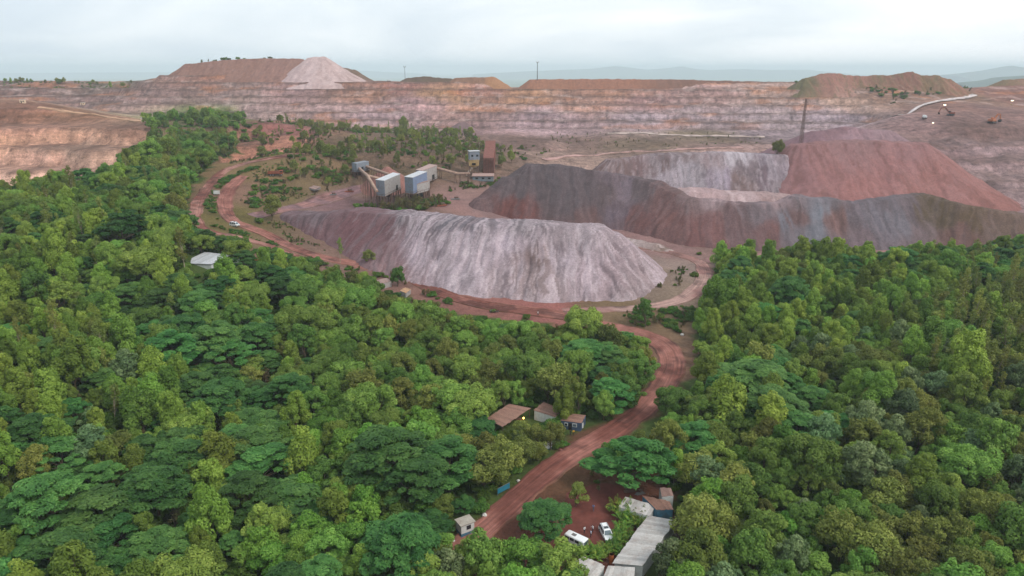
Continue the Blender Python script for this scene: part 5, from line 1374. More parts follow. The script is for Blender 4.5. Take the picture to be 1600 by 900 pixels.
# ---- vehicles
def wheel(parent, x, y, r, w=0.22):
    t_ = MB().tube((x, y - w / 2, r), (x, y + w / 2, r), r, n=16).build("wheel", TYRE, parent)
    s = 1 if y > 0 else -1
    MB().tube((x, y + s * (w / 2 - 0.02), r), (x, y + s * (w / 2 + 0.02), r), r * 0.6, n=12).build("rim", RIM, t_)
    return t_
def loft(mb, secs):
    """secs: list of equal-length closed outlines"""
    n = len(secs[0]); base = []
    for s in secs: base += s
    fs = [tuple(range(n - 1, -1, -1)), tuple((len(secs) - 1) * n + i for i in range(n))]
    for k in range(len(secs) - 1):
        for i in range(n): fs.append((k * n + i, k * n + (i + 1) % n, (k + 1) * n + (i + 1) % n, (k + 1) * n + i))
    return mb.quadmesh(base, fs)
def car(name, label, loc, rz, Lc=4.7, Wc=1.85, H=1.8, hood=1.25, cat="car", mat=None, tail=0.12, nose_z=1.0, sill=0.32):
    """bonnet towards +x"""
    mat = mat or WHITEP
    e = empty(name, loc, rz); tag(e, label, cat)
    x0, x1 = -Lc / 2, Lc / 2; bz = nose_z; hw = Wc / 2
    mb = MB()
    def prof(w, dz=0, dx=0):
        return [(x0 + dx, w, sill + 0.1), (x0 + 0.12, w, sill), (x1 - 0.15, w, sill), (x1 - dx, w, sill + 0.15), (x1 - dx, w, bz - 0.28), (x1 - 0.18, w, bz - 0.08 - dz), (x1 - hood, w, bz + 0.04 - dz), (x0 + 0.1, w, bz + 0.06 - dz), (x0 + dx, w, bz - 0.1)]
    loft(mb, [prof(-hw + 0.06, 0.05, 0.05), prof(-hw), prof(hw), prof(hw - 0.06, 0.05, 0.05)][1:3] if False else [prof(-hw + 0.05, 0.04, 0.04), prof(-hw + 0.0, 0.1, 0.0), prof(hw - 0.0, 0.1, 0.0), prof(hw - 0.05, 0.04, 0.04)][1:3])
    body = mb.build("body", mat, e)
    # cabin with tumblehome
    cb0, cb1 = x0 + tail, x1 - hood + 0.05
    ct0, ct1 = x0 + tail + 0.22, x1 - hood - 0.62
    wb, wt = hw - 0.03, hw - 0.22
    z0, z1 = bz - 0.02, H
    vs = [(cb0, -wb, z0), (cb1, -wb, z0), (cb1, wb, z0), (cb0, wb, z0), (ct0, -wt, z1 - .06), (ct1, -wt, z1 - .06), (ct1, wt, z1 - .06), (ct0, wt, z1 - .06), (ct0 + .12, -wt + .12, z1), (ct1 - .15, -wt + .12, z1), (ct1 - .15, wt - .12, z1), (ct0 + .12, wt - .12, z1)]
    fs = [(0, 1, 5, 4), (1, 2, 6, 5), (2, 3, 7, 6), (3, 0, 4, 7), (4, 5, 9, 8), (5, 6, 10, 9), (6, 7, 11, 10), (7, 4, 8, 11), (8, 9, 10, 11)]
    MB().quadmesh(vs, fs).build("cabin", mat, e)
    def pane(nm, q, m_, out_):
        """quad slightly proud of the cabin, inset from its rim"""
        q = [V3(k) for k in q]; cc = sum(q) / 4
        q = [cc + (k - cc) * 0.86 + V3(out_) * 0.012 for k in q]
        MB().prism([tuple(k) for k in q], tuple(V3(out_) * 0.012)).build(nm, m_, e)
    pane("windscreen", [vs[1], vs[2], vs[6], vs[5]], GLASSP, (0.8, 0, 0.6)); pane("rear_window", [vs[3], vs[0], vs[4], vs[7]], GLASS, (-1, 0, .2))
    for s in (0, 1):
        b0, b1, t0, t1 = (vs[0], vs[1], vs[4], vs[5]) if s == 0 else (vs[3], vs[2], vs[7], vs[6])
        for k in range(3):
            f0, f1 = k / 3, (k + 1) / 3
            lp = lambda a, b_, f: V3(a) + (V3(b_) - V3(a)) * f
            pane("side_window", [lp(b0, b1, f0), lp(b0, b1, f1), lp(t0, t1, f1), lp(t0, t1, f0)], GLASS, (0, -1 if s == 0 else 1, 0.25))
    for sx in (x0 + 0.85, x1 - 0.85):
        for sy in (-hw + 0.1, hw - 0.1): wheel(e, sx, sy, 0.36)
    for sy in (-1, 1):
        MB().box((x1 - 0.03, sy * (hw - 0.28), bz - 0.26), (0.1, 0.4, 0.18)).build("headlight", LAMPC, e)
        MB().box((x0 + 0.02, sy * (hw - 0.14), bz - 0.2), (0.08, 0.2, 0.34)).build("tail_light", REDL, e)
        MB().box((x1 - hood - 0.1, sy * (hw + 0.1), bz + 0.14), (0.12, 0.2, 0.16)).build("mirror", mat, e)
        MB().box(((ct0 + ct1) / 2, sy * (wt - 0.14), z1 + 0.05), (ct1 - ct0 - 0.5, 0.05, 0.05)).build("roof_rail", GREYST, e)
    MB().box((x1 - 0.02, 0, sill + 0.2), (0.12, Wc * 0.9, 0.22)).build("bumper", GREYST, e)
    MB().box((x1 - 0.02, 0, bz - 0.27), (0.08, Wc * 0.42, 0.16)).build("grille", DARK, e)
    MB().box(((ct0 + ct1) / 2 + .45, 0, z1 + 0.012), (0.75, 0.85, 0.03)).build("sunroof", GLASS, e)
    keep_free(loc[0], loc[1], Lc * 0.6)
    return e
p = hit(949, 843); car("parked_car", "white sport utility car parked in the yard with its bonnet towards the sheds", (p[0] - .1, p[1] + 1.0, p[2] + 0.1), math.radians(-78))
p = hit(367, 354); car("minivan", "white minivan driving down the road loop", (p[0], p[1], p[2] + 0.15), math.radians(-28), Lc=5.0, Wc=1.9, H=2.05, hood=0.75, cat="van", nose_z=1.15)
# small bus half under the trees
p = hit(900, 853); e = empty("minibus", (p[0], p[1], p[2] + 0.1), math.radians(-38)); tag(e, "white minibus parked nose-out under the trees at the yard edge", "bus"); keep_free(p[0], p[1], 2.5)
MB().box((0, 0, 1.35), (4.6, 1.85, 1.85), 0, 0.14).build("body", WHITEP, e)
for s in (-1, 1):
    for k in range(3): MB().box((-1.6 + 1.15 * k, s * 0.93, 1.7), (0.95, 0.03, 0.6)).build("side_window", GLASS, e)
    MB().box((2.3, s * 0.65, 0.8), (0.06, 0.32, 0.18)).build("headlight", LAMPC, e)
    for x in (-1.5, 1.4): wheel(e, x, s * 0.85, 0.36)
MB().box((2.3, 0, 1.68), (0.05, 1.55, 0.75)).build("windscreen", GLASSP, e); MB().box((2.31, 0, 0.55), (0.14, 1.8, 0.24)).build("bumper", GREYST, e)
MB().box((-0.5, 0, 2.3), (0.9, 0.7, 0.08)).build("roof_hatch", GREYST, e)
def truck(name, label, loc, rz, cabm, bodym, s=1.0, cat="truck", load=None):
    e = empty(name, loc, rz); tag(e, label, cat); e.scale = (s, s, s)
    MB().box((2.6, 0, 1.9), (1.9, 2.4, 2.1), 0, 0.15).build("cab", cabm, e)
    MB().box((3.56, 0, 2.3), (0.06, 2.0, 0.9)).build("windscreen", GLASSP, e)
    for y in (-1.21, 1.21): MB().box((2.7, y, 2.3), (1.0, 0.04, 0.7)).build("side_window", GLASS, e)
    MB().box((-0.6, 0, 0.95), (7.6, 1.0, 0.3)).build("chassis", DARK, e)
    mb = MB(); x0, x1, hw = -4.2, 1.5, 1.25
    mb.box(((x0 + x1) / 2, 0, 1.3), (x1 - x0, 2.5, 0.14)).box((x0, 0, 1.95), (0.12, 2.5, 1.2)).box((x1, 0, 2.1), (0.12, 2.5, 1.5))
    for y in (-hw, hw):
        mb.box(((x0 + x1) / 2, y, 1.95), (x1 - x0, 0.12, 1.2))
        for k in range(5): mb.box((x0 + 0.5 + k * 1.15, y * 1.06, 1.95), (0.14, 0.12, 1.22))
    mb.build("tipper_body", bodym, e)
    for x in (2.6, -1.6, -3.0):
        for y in (-1.05, 1.05): wheel(e, x, y, 0.55, 0.35)
    for y in (-0.8, 0.8): MB().box((3.58, y, 1.15), (0.06, 0.4, 0.25)).build("headlight", LAMPC, e)
    keep_free(loc[0], loc[1], 4 * s)
    return e
p = hit(398, 411); truck("tipper_truck", "orange tipper truck among the trees beside the gable-roofed hut", (p[0], p[1], p[2] + 0.05), 0.1, YELLOW, ORANGE, 0.85)
p = hit(432, 275); truck("derelict_truck", "rusty orange derelict tipper in the grass inside the road loop", (p[0], p[1], p[2] + 0.1), 0.25, ORANGER, ORANGER, 1.05)
p = hit(1444, 186); truck("white_truck", "white truck on the working floor below the wet road", (p[0], p[1], p[2] + 0.3), 1.2, WHITEP, WHITEP, 1.15)
for (px, py, lab, rz) in ((622, 126, "larger white truck on the rim beside the dark bank", 0.2), (607, 127, "smaller white truck on the rim near the pale mound", 2.8)):
    q = hit(px, py + 1); truck("rim_truck", lab, (q[0], q[1] + 3, top(q[0], q[1] + 3) + 0.4), rz, WHITEP, WHITEP, 1.0 if px > 610 else 0.7, group if False else "truck")
def excavator(name, label, loc, rz, s=1.0, m_=None):
    m_ = m_ or ORANGE
    e = empty(name, loc, rz); e.scale = (s, s, s); tag(e, label, "excavator")
    for y in (-1.2, 1.2):
        tr_ = MB().box((0, y, 0.5), (4.4, 0.65, 0.9), 0, 0.2).build("track", DARK, e)
        for k in range(4): MB().tube((-1.5 + k, y - .36, .45), (-1.5 + k, y + .36, .45), 0.32, n=10).build("roller", GREYST, tr_)
    MB().box((-0.5, 0, 1.6), (3.6, 2.6, 1.1), 0, 0.12).build("house", m_, e); MB().box((-1.9, 0, 1.75), (0.9, 2.7, 1.2), 0, 0.15).build("counterweight", m_, e)
    cb = MB().box((0.7, 0.75, 2.3), (1.5, 1.0, 1.6), 0, 0.1).build("cab", m_, e)
    MB().box((1.46, 0.75, 2.5), (0.04, 0.8, 0.9)).build("window", GLASS, cb); MB().box((0.7, 1.26, 2.5), (1.1, 0.04, 0.8)).build("window", GLASS, cb)
    MB().beam((1.0, -0.3, 1.8), (3.4, -0.3, 4.8), 0.5, 0.7).beam((3.35, -0.3, 4.75), (5.8, -0.3, 4.6), 0.5, 0.6).build("boom", m_, e)
    MB().beam((5.7, -0.3, 4.8), (6.9, -0.3, 1.9), 0.4, 0.5).build("stick", m_, e)
    MB().beam((2.0, -0.3, 2.2), (3.6, -0.3, 4.3), 0.16, 0.16).build("ram", GREYST, e)
    MB().prism([(6.6, -1.0, 1.9), (7.2, -1.0, 1.8), (7.1, -1.0, 0.7), (6.3, -1.0, 0.5), (6.0, -1.0, 1.1)], (0, 1.4, 0)).build("bucket", DARK, e)
    keep_free(loc[0], loc[1], 5 * s); return e
p = hit(1550, 193); excavator("excavator", "orange excavator with its boom raised on the working floor", (p[0], p[1], p[2] + 0.3), 0.5, 1.7)
p = hit(1485, 181); excavator("excavator", "brownish excavator beside the orange soil patch on the working floor", (p[0], p[1], p[2] + 0.3), 2.6, 1.5, ORANGER)
def light_tower(px, py, label, s=1.0):
    p = hit(px, py + 8); e = empty("light_tower", (p[0], p[1], p[2])); tag(e, label, "light"); e.scale = (s, s, s)
    MB().box((0, 0, 0.7), (2.2, 1.3, 1.1), 0, 0.1).build("generator", YELLOW, e); MB().tube((0, 0, 1.2), (0, 0, 6.2), 0.12, 0.08, n=8).build("mast", GREYST, e)
    MB().box((0, 0, 6.25), (3.2, 0.12, 0.12)).build("crossbar", GREYST, e)
    for k in range(4): MB().box((-1.35 + 0.9 * k, -0.18, 6.45), (0.75, 0.2, 0.6), 0, 0.04).build("floodlight", FLOODM, e)
FLOODM = emit_mat("floodlight_glow", (255, 246, 214), 8)
light_tower(1475, 163, "lit floodlight tower beside the wet winding road", 0.7); light_tower(1580, 156, "lit floodlight tower below the far brown dump", 0.75); light_tower(1457, 189, "smaller lit floodlight tower near the white truck", 0.45)
for (px, py, lab, sz) in ((227, 190, "cream site cabin at the end of the brown berm by the wood", 3.6), (130, 164, "cream site cabin standing on the brown berm", 3.2), (36, 161, "tiny white site cabin near the frame edge on the nearer pit", 2.6)):
    p = hit(px, py); e = empty("site_cabin", (p[0], p[1], p[2] - 0.2), 0.2); tag(e, lab, "cabin")
    MB().box((0, 0, 1.5), (sz * 1.6, sz, 3.0)).build("wall", plain("cream_wall", (222, 196, 168), 0.8, 0.15, 1.0, (160, 130, 110), 0.4), e); MB().box((0, 0, 3.08), (sz * 1.7, sz * 1.1, 0.16)).build("roof", SHEET_PALE, e)
    MB().box((-sz * .3, -sz / 2 - .03, 1.2), (0.9, 0.08, 2.0)).build("door", DARK, e); MB().box((sz * .35, -sz / 2 - .03, 1.7), (1.1, 0.08, 0.9)).build("window", GLASS, e)

# ---- crushing plant
def clad_house(name, label, px4, z4, wall_h, mat, roofm, leg=True, cat="building"):
    """px4: roof corners A,B (near short side), C, D (far side)"""
    P4 = [at_z(px, py, z) for (px, py), z in zip(px4, z4)]
    e, c = local_root(name, P4, label, cat)
    Q = [p - c for p in P4]; zb = min(q[2] for q in Q) - wall_h
    MB().quadmesh([tuple(q) for q in inset(Q, 1.03)] + [tuple(q - V3((0, 0, .2))) for q in inset(Q, 1.03)], [(0, 1, 2, 3), (7, 6, 5, 4), (0, 4, 5, 1), (1, 5, 6, 2), (2, 6, 7, 3), (3, 7, 4, 0)]).build("roof", roofm, e)
    W_ = [q - V3((0, 0, .21)) for q in Q]
    for i in range(4):
        a, b_ = W_[i], W_[(i + 1) % 4]; d = b_ - a; l_ = np.linalg.norm(d[:2]); n_ = max(2, int(l_ / 1.1)); mb = MB()
        nn_ = np.array([d[1], -d[0], 0]) / l_
        if np.dot(nn_, (a + b_) / 2) < 0: nn_ = -nn_
        for k in range(n_):     # cladding strips with standing seams
            s0, s1 = k / n_, (k + 1) / n_; p0, p1 = a + d * s0, a + d * s1
            off = nn_ * (0.03 if k % 2 else 0.0)
            mb.prism([(p0 + off)[:2].tolist() + [zb], (p1 + off)[:2].tolist() + [zb], (p1 + off).tolist(), (p0 + off).tolist()], tuple(-nn_ * 0.12))
        mb.build("wall", mat[i] if isinstance(mat, (list, tuple)) else mat, e)
    MB().quadmesh([(q[0], q[1], zb) for q in W_] + [(q[0], q[1], zb - .25) for q in W_], [(0, 1, 2, 3), (7, 6, 5, 4), (0, 4, 5, 1), (1, 5, 6, 2), (2, 6, 7, 3), (3, 7, 4, 0)]).build("floor_deck", STEEL, e)
    # walkway with handrail, a stair and machinery hung under the deck
    hr = MB(); O4 = inset([V3((w[0], w[1], zb)) for w in W_], 1.16)
    for i in range(4):
        a, b_ = O4[i], O4[(i + 1) % 4]
        hr.beam(a + V3((0, 0, 1.1)), b_ + V3((0, 0, 1.1)), .1, .1)
        for f in np.linspace(0, 1, 5): p_ = a + (b_ - a) * f; hr.beam(p_, p_ + V3((0, 0, 1.1)), .1, .1)
    hr.build("handrail", STEEL, e)
    MB().quadmesh([tuple(p_ - V3((0, 0, .02))) for p_ in O4] + [tuple(p_ - V3((0, 0, .18))) for p_ in O4], [(0, 1, 2, 3), (7, 6, 5, 4), (0, 4, 5, 1), (1, 5, 6, 2), (2, 6, 7, 3), (3, 7, 4, 0)]).build("walkway", STEEL, e)
    a, b_ = O4[0], O4[1]; MB().beam(a, a + V3((-3.0, -2.5, -4.5)), 1.0, .25).build("stair", STEEL, e)
    cc_ = np.mean(O4, axis=0); MB().box((cc_[0] - 1.2, cc_[1] - 2, zb - 1.3), (3.2, 3.0, 2.0), .4, .2).build("screen_machine", DARK, e); MB().tube((cc_[0] + 1.5, cc_[1] - 3, zb - .3), (cc_[0] + 1.8, cc_[1] - 4, zb - 4.5), .5, n=8).build("discharge_pipe", STEEL, e)
    if leg:
        for i in range(4):
            for f in (0.02, 0.35, 0.68):
                p_ = W_[i] + (W_[(i + 1) % 4] - W_[i]) * f; gz = ground(p_[0] + c[0], p_[1] + c[1]) - c[2]
                if zb - gz > 0.3: MB().box((p_[0], p_[1], (zb - .25 + gz - .4) / 2), (0.45, 0.45, zb - .25 - gz + .4)).build("leg", STEEL, e)
            a, b_ = W_[i], W_[(i + 1) % 4]
            g0 = ground(a[0] + c[0], a[1] + c[1]) - c[2]; g1 = ground(b_[0] + c[0], b_[1] + c[1]) - c[2]
            if zb - max(g0, g1) > 1.5: MB().beam((a[0], a[1], g0), (b_[0], b_[1], zb - .3), 0.2, 0.2).build("brace", STEEL, e)
    return e, c, W_, zb
def opening(e, W_, i, f, w, z0, z1, mat=DARK, nm="opening"):
    a, b_ = W_[i], W_[(i + 1) % 4]; d = b_ - a; l_ = np.linalg.norm(d[:2]); u_ = d / l_; nn_ = np.array([d[1], -d[0], 0]) / l_
    if np.dot(nn_, (a + b_) / 2) < 0: nn_ = -nn_
    p_ = a + d * f
    MB().prism([(p_ - u_ * w / 2)[:2].tolist() + [z0], (p_ + u_ * w / 2)[:2].tolist() + [z0], (p_ + u_ * w / 2)[:2].tolist() + [z1], (p_ - u_ * w / 2)[:2].tolist() + [z1]], tuple(nn_ * 0.12)).build(nm, mat, e)
eA, cA, WA, zA = clad_house("screen_house", "pale blue clad screen house at the end of the bent conveyor", [(587, 280.5), (600.5, 282), (625, 271.5), (614, 269.5)], [33.6] * 4, 8.4, [SHEET_BLUE, SHEET_TAN, SHEET_TAN, SHEET_BLUE], SHEET_PALE)
opening(eA, WA, 1, 0.75, 3.0, zA + 0.2, zA + 3.0)
eB, cB, WB, zB = clad_house("screen_house", "bluest clad screen house in the middle of the plant", [(632, 275.8), (645, 277.2), (667, 268), (655, 266.8)], [34.5] * 4, 8.8, [SHEET_BLUE, plain("cladding_deep", (120, 136, 164), 0.6, 0.2, 0.8, (120, 104, 100), 0.4), SHEET_TAN, SHEET_BLUE], SHEET_PALE)
eN, cN, WN, zN = clad_house("annex", "low clad annex with a dusty roof in front of the bluest screen house", [(646, 289), (668, 283.6), (671, 281.2), (650, 286.2)], [30.0] * 4, 5.2, SHEET_TAN, SHEET_PINK)
opening(eN, WN, 3, 0.4, 1.6, zN + 1.8, zN + 4.6)
eC, cC, WC, zC = clad_house("screen_house", "dusty tan clad screen house behind the bluest one", [(649.5, 265), (660, 266.4), (683, 258), (671, 256.2)], [33.2] * 4, 8.0, [SHEET_TAN, SHEET_TAN, SHEET_TAN, SHEET_BLUE], SHEET_PINK)
opening(eC, WC, 1, 0.7, 4.0, zC + 0.2, zC + 3.2)
eT, cT, WT, zT = clad_house("transfer_house", "small blue-grey transfer house at the head of two conveyors", [(549.5, 254.5), (557, 255.5), (576, 252), (569, 251)], [36.0] * 4, 5.2, SHEET_BLUE, SHEET_BLUE)
opening(eT, WT, 1, 0.45, 1.8, zT + 0.3, zT + 2.6); opening(eT, WT, 1, 0.85, 1.8, zT + 0.3, zT + 2.8)
def conveyor(name, label, pts, r=0.9, mat=None):
    """pts world points along the belt housing"""
    c = V3(pts[0]).copy(); c[2] = ground(c[0], c[1]); e = empty(name, c); tag(e, label, "conveyor")
    for a, b_ in zip(pts[:-1], pts[1:]):
        a, b_ = V3(a) - c, V3(b_) - c
        d = (b_ - a) / np.linalg.norm(b_ - a); side_ = np.cross(d, [0, 0, 1.0]); side_ /= np.linalg.norm(side_); up_ = np.cross(side_, d)
        mb = MB(); k = 7; vs = []
        for q in (a, b_):
            for j in range(k): t_ = math.pi * j / (k - 1); vs.append(q + side_ * (r * math.cos(t_)) + up_ * (r * 0.9 * math.sin(t_)))
            vs += [q - side_ * r - up_ * 0.35, q + side_ * r - up_ * 0.35]
        n_ = k + 2
        mb.quadmesh(vs, [(j, (j + 1) % n_, n_ + (j + 1) % n_, n_ + j) for j in range(n_)] + [tuple(range(n_ - 1, -1, -1)), tuple(range(n_, 2 * n_))]).build("belt_cover", mat or CONV, e)
        fr = MB()
        for s in (-1, 1): fr.beam(a + side_ * (s * (r + .1)) - up_ * .45, b_ + side_ * (s * (r + .1)) - up_ * .45, 0.18, 0.3)
        fr.build("girder", STEEL, e)
        l_ = np.linalg.norm(b_ - a)
        for f in np.linspace(0.15, 0.85, max(2, int(l_ / 9))):
            p_ = a + (b_ - a) * f; gz = ground(p_[0] + c[0], p_[1] + c[1]) - c[2]
            if p_[2] - gz < 1.2: continue
            tr_ = MB()
            for s in (-1, 1): tr_.beam(p_ + side_ * (s * r * .9) - up_ * .5, (p_[0] + side_[0] * s * r * 1.5, p_[1] + side_[1] * s * r * 1.5, gz - .3), 0.22, 0.22)
            tr_.build("trestle", STEEL, e)
    return e
dT = cT[1]
conveyor("bent_conveyor", "covered conveyor bending down from the transfer house to the screen house", [at_d(561, 262.5, dT - 2), at_d(574, 274, 386), at_d(589, 299, 366)], 0.8)
conveyor("conveyor", "upper covered conveyor from the transfer house to the plant", [at_d(573, 260, dT), at_d(608, 272.5, 400)], 0.8)
conveyor("conveyor", "short lower covered conveyor between the bent one and the screen house", [at_d(575, 274.5, 388), at_d(593, 279, 390)], 0.75)
conveyor("long_conveyor", "sagging covered conveyor linking the plant with the hopper tower", [at_d(683, 262.5, 440), at_d(716, 271.5, 434), at_d(734, 271, 432)], 0.9)
# hopper tower
pt = hit(741, 275); dH = pt[1]
P4 = [at_d(731.5, 236.5, dH - 2), at_d(745, 237.5, dH - 2)]
e = empty("hopper_tower", pt); tag(e, "hopper tower with a blue cabin over a yellow hopper", "tower"); keep_free(pt[0], pt[1], 5)
zc0 = at_d(741, 249, dH)[2] - pt[2]; zc1 = at_d(741, 236, dH)[2] - pt[2]; zh = at_d(741, 261, dH)[2] - pt[2]
MB().box((0, 0, (zc0 + zc1) / 2), (6.4, 5.2, zc1 - zc0), 0.25).build("cabin", SHEET_BLUE, e)
MB().box((0, 0, zc1 + 0.12), (7.2, 6.0, 0.22), 0.25).build("cabin_roof", SHEET_PALE, e)
for k in (-1.6, 1.6): MB().box((k * math.cos(.25) + 2.62 * math.sin(.25), k * math.sin(.25) - 2.62 * math.cos(.25), zc0 + 2.6), (1.3, 0.1, 1.3), 0.25).build("window", GLASS, e)
secs = []
for z, w in ((zc0 - 0.02, 3.3), (zc0 - 0.35, 3.3), (zh + 1.2, 3.0), (zh, 1.6)): secs.append([(-w, -w * .8, z), (w, -w * .8, z), (w, w * .8, z), (-w, w * .8, z)])
loft(MB(), secs).build("hopper", YELLOW, e)
MB().prism([(-1.2, -2.7, zh + 1.6), (1.2, -2.7, zh + 1.6), (1.2, -2.7, zh + 2.9), (-1.2, -2.7, zh + 2.9)], (0, -0.06, 0)).build("hatch", DARK, e)
for sx in (-2.9, 2.9):
    for sy in (-2.2, 2.2): MB().box((sx, sy, (zh + 1.0 - .5) / 2), (0.4, 0.4, zh + 1.5)).build("leg", STEEL, e)
MB().beam((-1.0, -0.5, zh + 0.2), (-5.0, -1.5, 0.8), 1.3, 0.9).build("chute", plain("pale_chute", (190, 176, 160), 0.7, 0.3, 1.0, (130, 100, 90), 0.5), e)
MB().beam((-2.9, -2.2, 0), (2.9, -2.2, zh), 0.2, 0.2).beam((2.9, -2.2, 0), (-2.9, -2.2, zh), 0.2, 0.2).build("brace", STEEL, e)
# tipping ramp behind the tower
pr_ = hit(763, 272); gz = pr_[2]
e = empty("tipping_ramp", pr_); tag(e, "brown earth tipping ramp with a timbered retaining face behind the hopper tower", "ramp"); keep_free(pr_[0] + 1, pr_[1] + 12, 12)
zr = at_d(763, 247, pr_[1])[2] - gz
MB().quadmesh([(-3.6, 0, -1), (3.8, 0, -1), (3.6, 0.8, zr), (-3.4, 0.8, zr), (-3.6, 55, -1), (3.8, 55, -1), (3.6, 55, zr + 6), (-3.4, 55, zr + 6)], [(0, 1, 2, 3), (4, 7, 6, 5), (0, 3, 7, 4), (1, 5, 6, 2), (3, 2, 6, 7)]).build("bank", EARTHW, e)
for k in range(9): MB().box((0.1, -0.12 + 0.8 * (k + .5) / 9 - .02, zr * (k + 0.5) / 9), (7.1, 0.24, zr / 9 - 0.14)).build("plank", plain("ramp_timber", (128, 88, 78), 0.9, 0.35, 0.9, (96, 64, 58), 0.6), e)
for k in range(5): MB().box((-3.2 + 1.65 * k, -0.2, zr / 2), (0.3, 0.3, zr + 0.6)).build("post", STEEL, e)
pl_ = hit(755, 282); e = empty("block_shed", pl_); tag(e, "long low shed with a dusty pink roof below the hopper tower", "shed"); keep_free(pl_[0], pl_[1], 7)
MB().box((0, 0, 1.4), (13.2, 4.6, 3.2)).build("wall", plain("faded_blue_wall", (120, 132, 140), 0.8, 0.25, 0.8, (130, 108, 100), 0.6), e)
MB().quadmesh([(-7.0, -2.9, 3.02), (7.0, -2.9, 3.02), (7.0, 2.9, 4.0), (-7.0, 2.9, 4.0), (-7.0, -2.9, 3.22), (7.0, -2.9, 3.22), (7.0, 2.9, 4.2), (-7.0, 2.9, 4.2)], [(3, 2, 1, 0), (4, 5, 6, 7), (0, 1, 5, 4), (1, 2, 6, 5), (2, 3, 7, 6), (3, 0, 4, 7)]).build("roof", SHEET_PINK, e)
for x in (-4, 0, 4): MB().box((x, -2.32, 1.7), (1.6, 0.08, 1.0)).build("window", DARK, e)
# small shed on the track
P4 = [at_z(474, 291, 25.6), at_z(484, 288.5, 26.2), at_z(502, 292, 26.2), at_z(492, 296, 25.6)]
e, c = local_root("track_shed", P4, "small brown-roofed shed beside the plant track", "shed"); Q = [p - c for p in P4]; sheet_roof(e, *Q, 6, SHEET_PINK); wall_quads(e, [q - V3((0, 0, .15)) for q in inset(Q, .9)], -0.5, SHEET_TAN)
# scrap and stores round the plant and the sheds
def crate_stack(px, py, label, mat, n=3, s=1.0, rz=0.3):
    p = hit(px, py); e = empty("scrap_stack", p, rz); e.scale = (s, s, s); tag(e, label, "scrap"); r_ = random.Random(int(px))
    for k in range(n):
        MB().beam((-1.6 + r_.uniform(-.4, .4), -.5 + .32 * k, .18 + .12 * (k % 2)), (1.6 + r_.uniform(-.4, .4), -.4 + .3 * k, .2 + .12 * (k % 2)), .26, .26).build("beam", mat, e)
    MB().box((0.5, 0.9, .5), (1.3, 1.0, .9), .3, .05).build("bin", STEEL, e)
for (px, py, lab, m_, sc) in ((600, 330, "rusty beam stack under the end screen house", STEEL, 1.6), (690, 322, "rusty beam stack on the bare ground right of the plant", ORANGER, 1.7), (712, 312, "grey beam stack near the foot of the long dark heap", GREYST, 1.5), (545, 300, "rusty scrap stack where the plant track ends", ORANGER, 1.5), (520, 305, "grey scrap stack beside the plant track", GREYST, 1.3), (985, 768, "plank stack at the upper edge of the parking yard", STEEL, 0.8), (1000, 772, "grey plank stack beside the small grey shed", GREYST, 0.7)):
    crate_stack(px, py, lab, m_, 4, sc)
# ---- masts
def lattice(name, label, base, h, w0, w1, rz=0.2, arms=True):
    e = empty(name, base, rz); tag(e, label, "mast")
    n = max(6, int(h / 3.2))
    for sx in (-1, 1):
        for sy in (-1, 1): MB().beam((sx * w0, sy * w0, -0.5), (sx * w1, sy * w1, h), 0.2, 0.2).build("leg", STEEL, e)
    mb = MB()
    for k in range(n):
        a, b_ = w0 + (w1 - w0) * k / n, w0 + (w1 - w0) * (k + 1) / n; z0, z1 = h * k / n, h * (k + 1) / n
        for s in (-1, 1):
            mb.beam((-a * s, s * a, z0), (b_ * s, s * b_, z1), .16, .16); mb.beam((s * a, a * s, z0), (s * b_, -b_ * s, z1), .16, .16)
            mb.beam((-b_, s * b_, z1), (b_, s * b_, z1), .14, .14); mb.beam((s * b_, -b_, z1), (s * b_, b_, z1), .14, .14)
    mb.build("bracing", STEEL, e)
    if arms:
        for z, l_ in ((h - 0.4, 2.6), (h - 2.6, 1.9)):
            MB().box((0, 0, z), (l_ * 2, 0.3, 0.3)).build("crossarm", STEEL, e)
            for s in (-1, 1): MB().tube((s * l_, 0, z - .9), (s * l_, 0, z), 0.16, n=6).build("insulator", GREYST, e)
    return e
pb = at_d(1252, 219, 560); pb[2] = top(pb[0], pb[1]); ht = at_d(1258, 154, 560)[2] - pb[2]
lattice("lattice_mast", "tall rusty lattice mast with crossarms beside the rose-red heap", pb, ht, 1.3, 0.45)
for (px, y0, y1, d, lab, r_) in ((839.5, 123, 97, 966, "single dark pole standing on the orange-brown bank", 0.5), (633, 123, 104, 1010, "thin faint mast on the rim behind the white trucks", 0.28)):
    p = at_d(px, y0, d); p[2] = top(p[0], p[1]) ; hh = at_d(px, y1, d)[2] - p[2]
    e = empty("pole", p); tag(e, lab, "pole"); MB().tube((0, 0, -1), (0, 0, hh), r_, r_ * .7, n=8).build("shaft", plain("pole_steel", (84, 84, 88), 0.7, 0.2), e)
    MB().box((0, 0, hh - 0.6), (3.0, 0.4, 0.4)).build("crossarm", GREYST, e)
    for s in (-1, 1): MB().tube((s * 1.4, 0, hh - .4), (s * 1.4, 0, hh + 1.2), .2, n=6).build("antenna", GREYST, e)

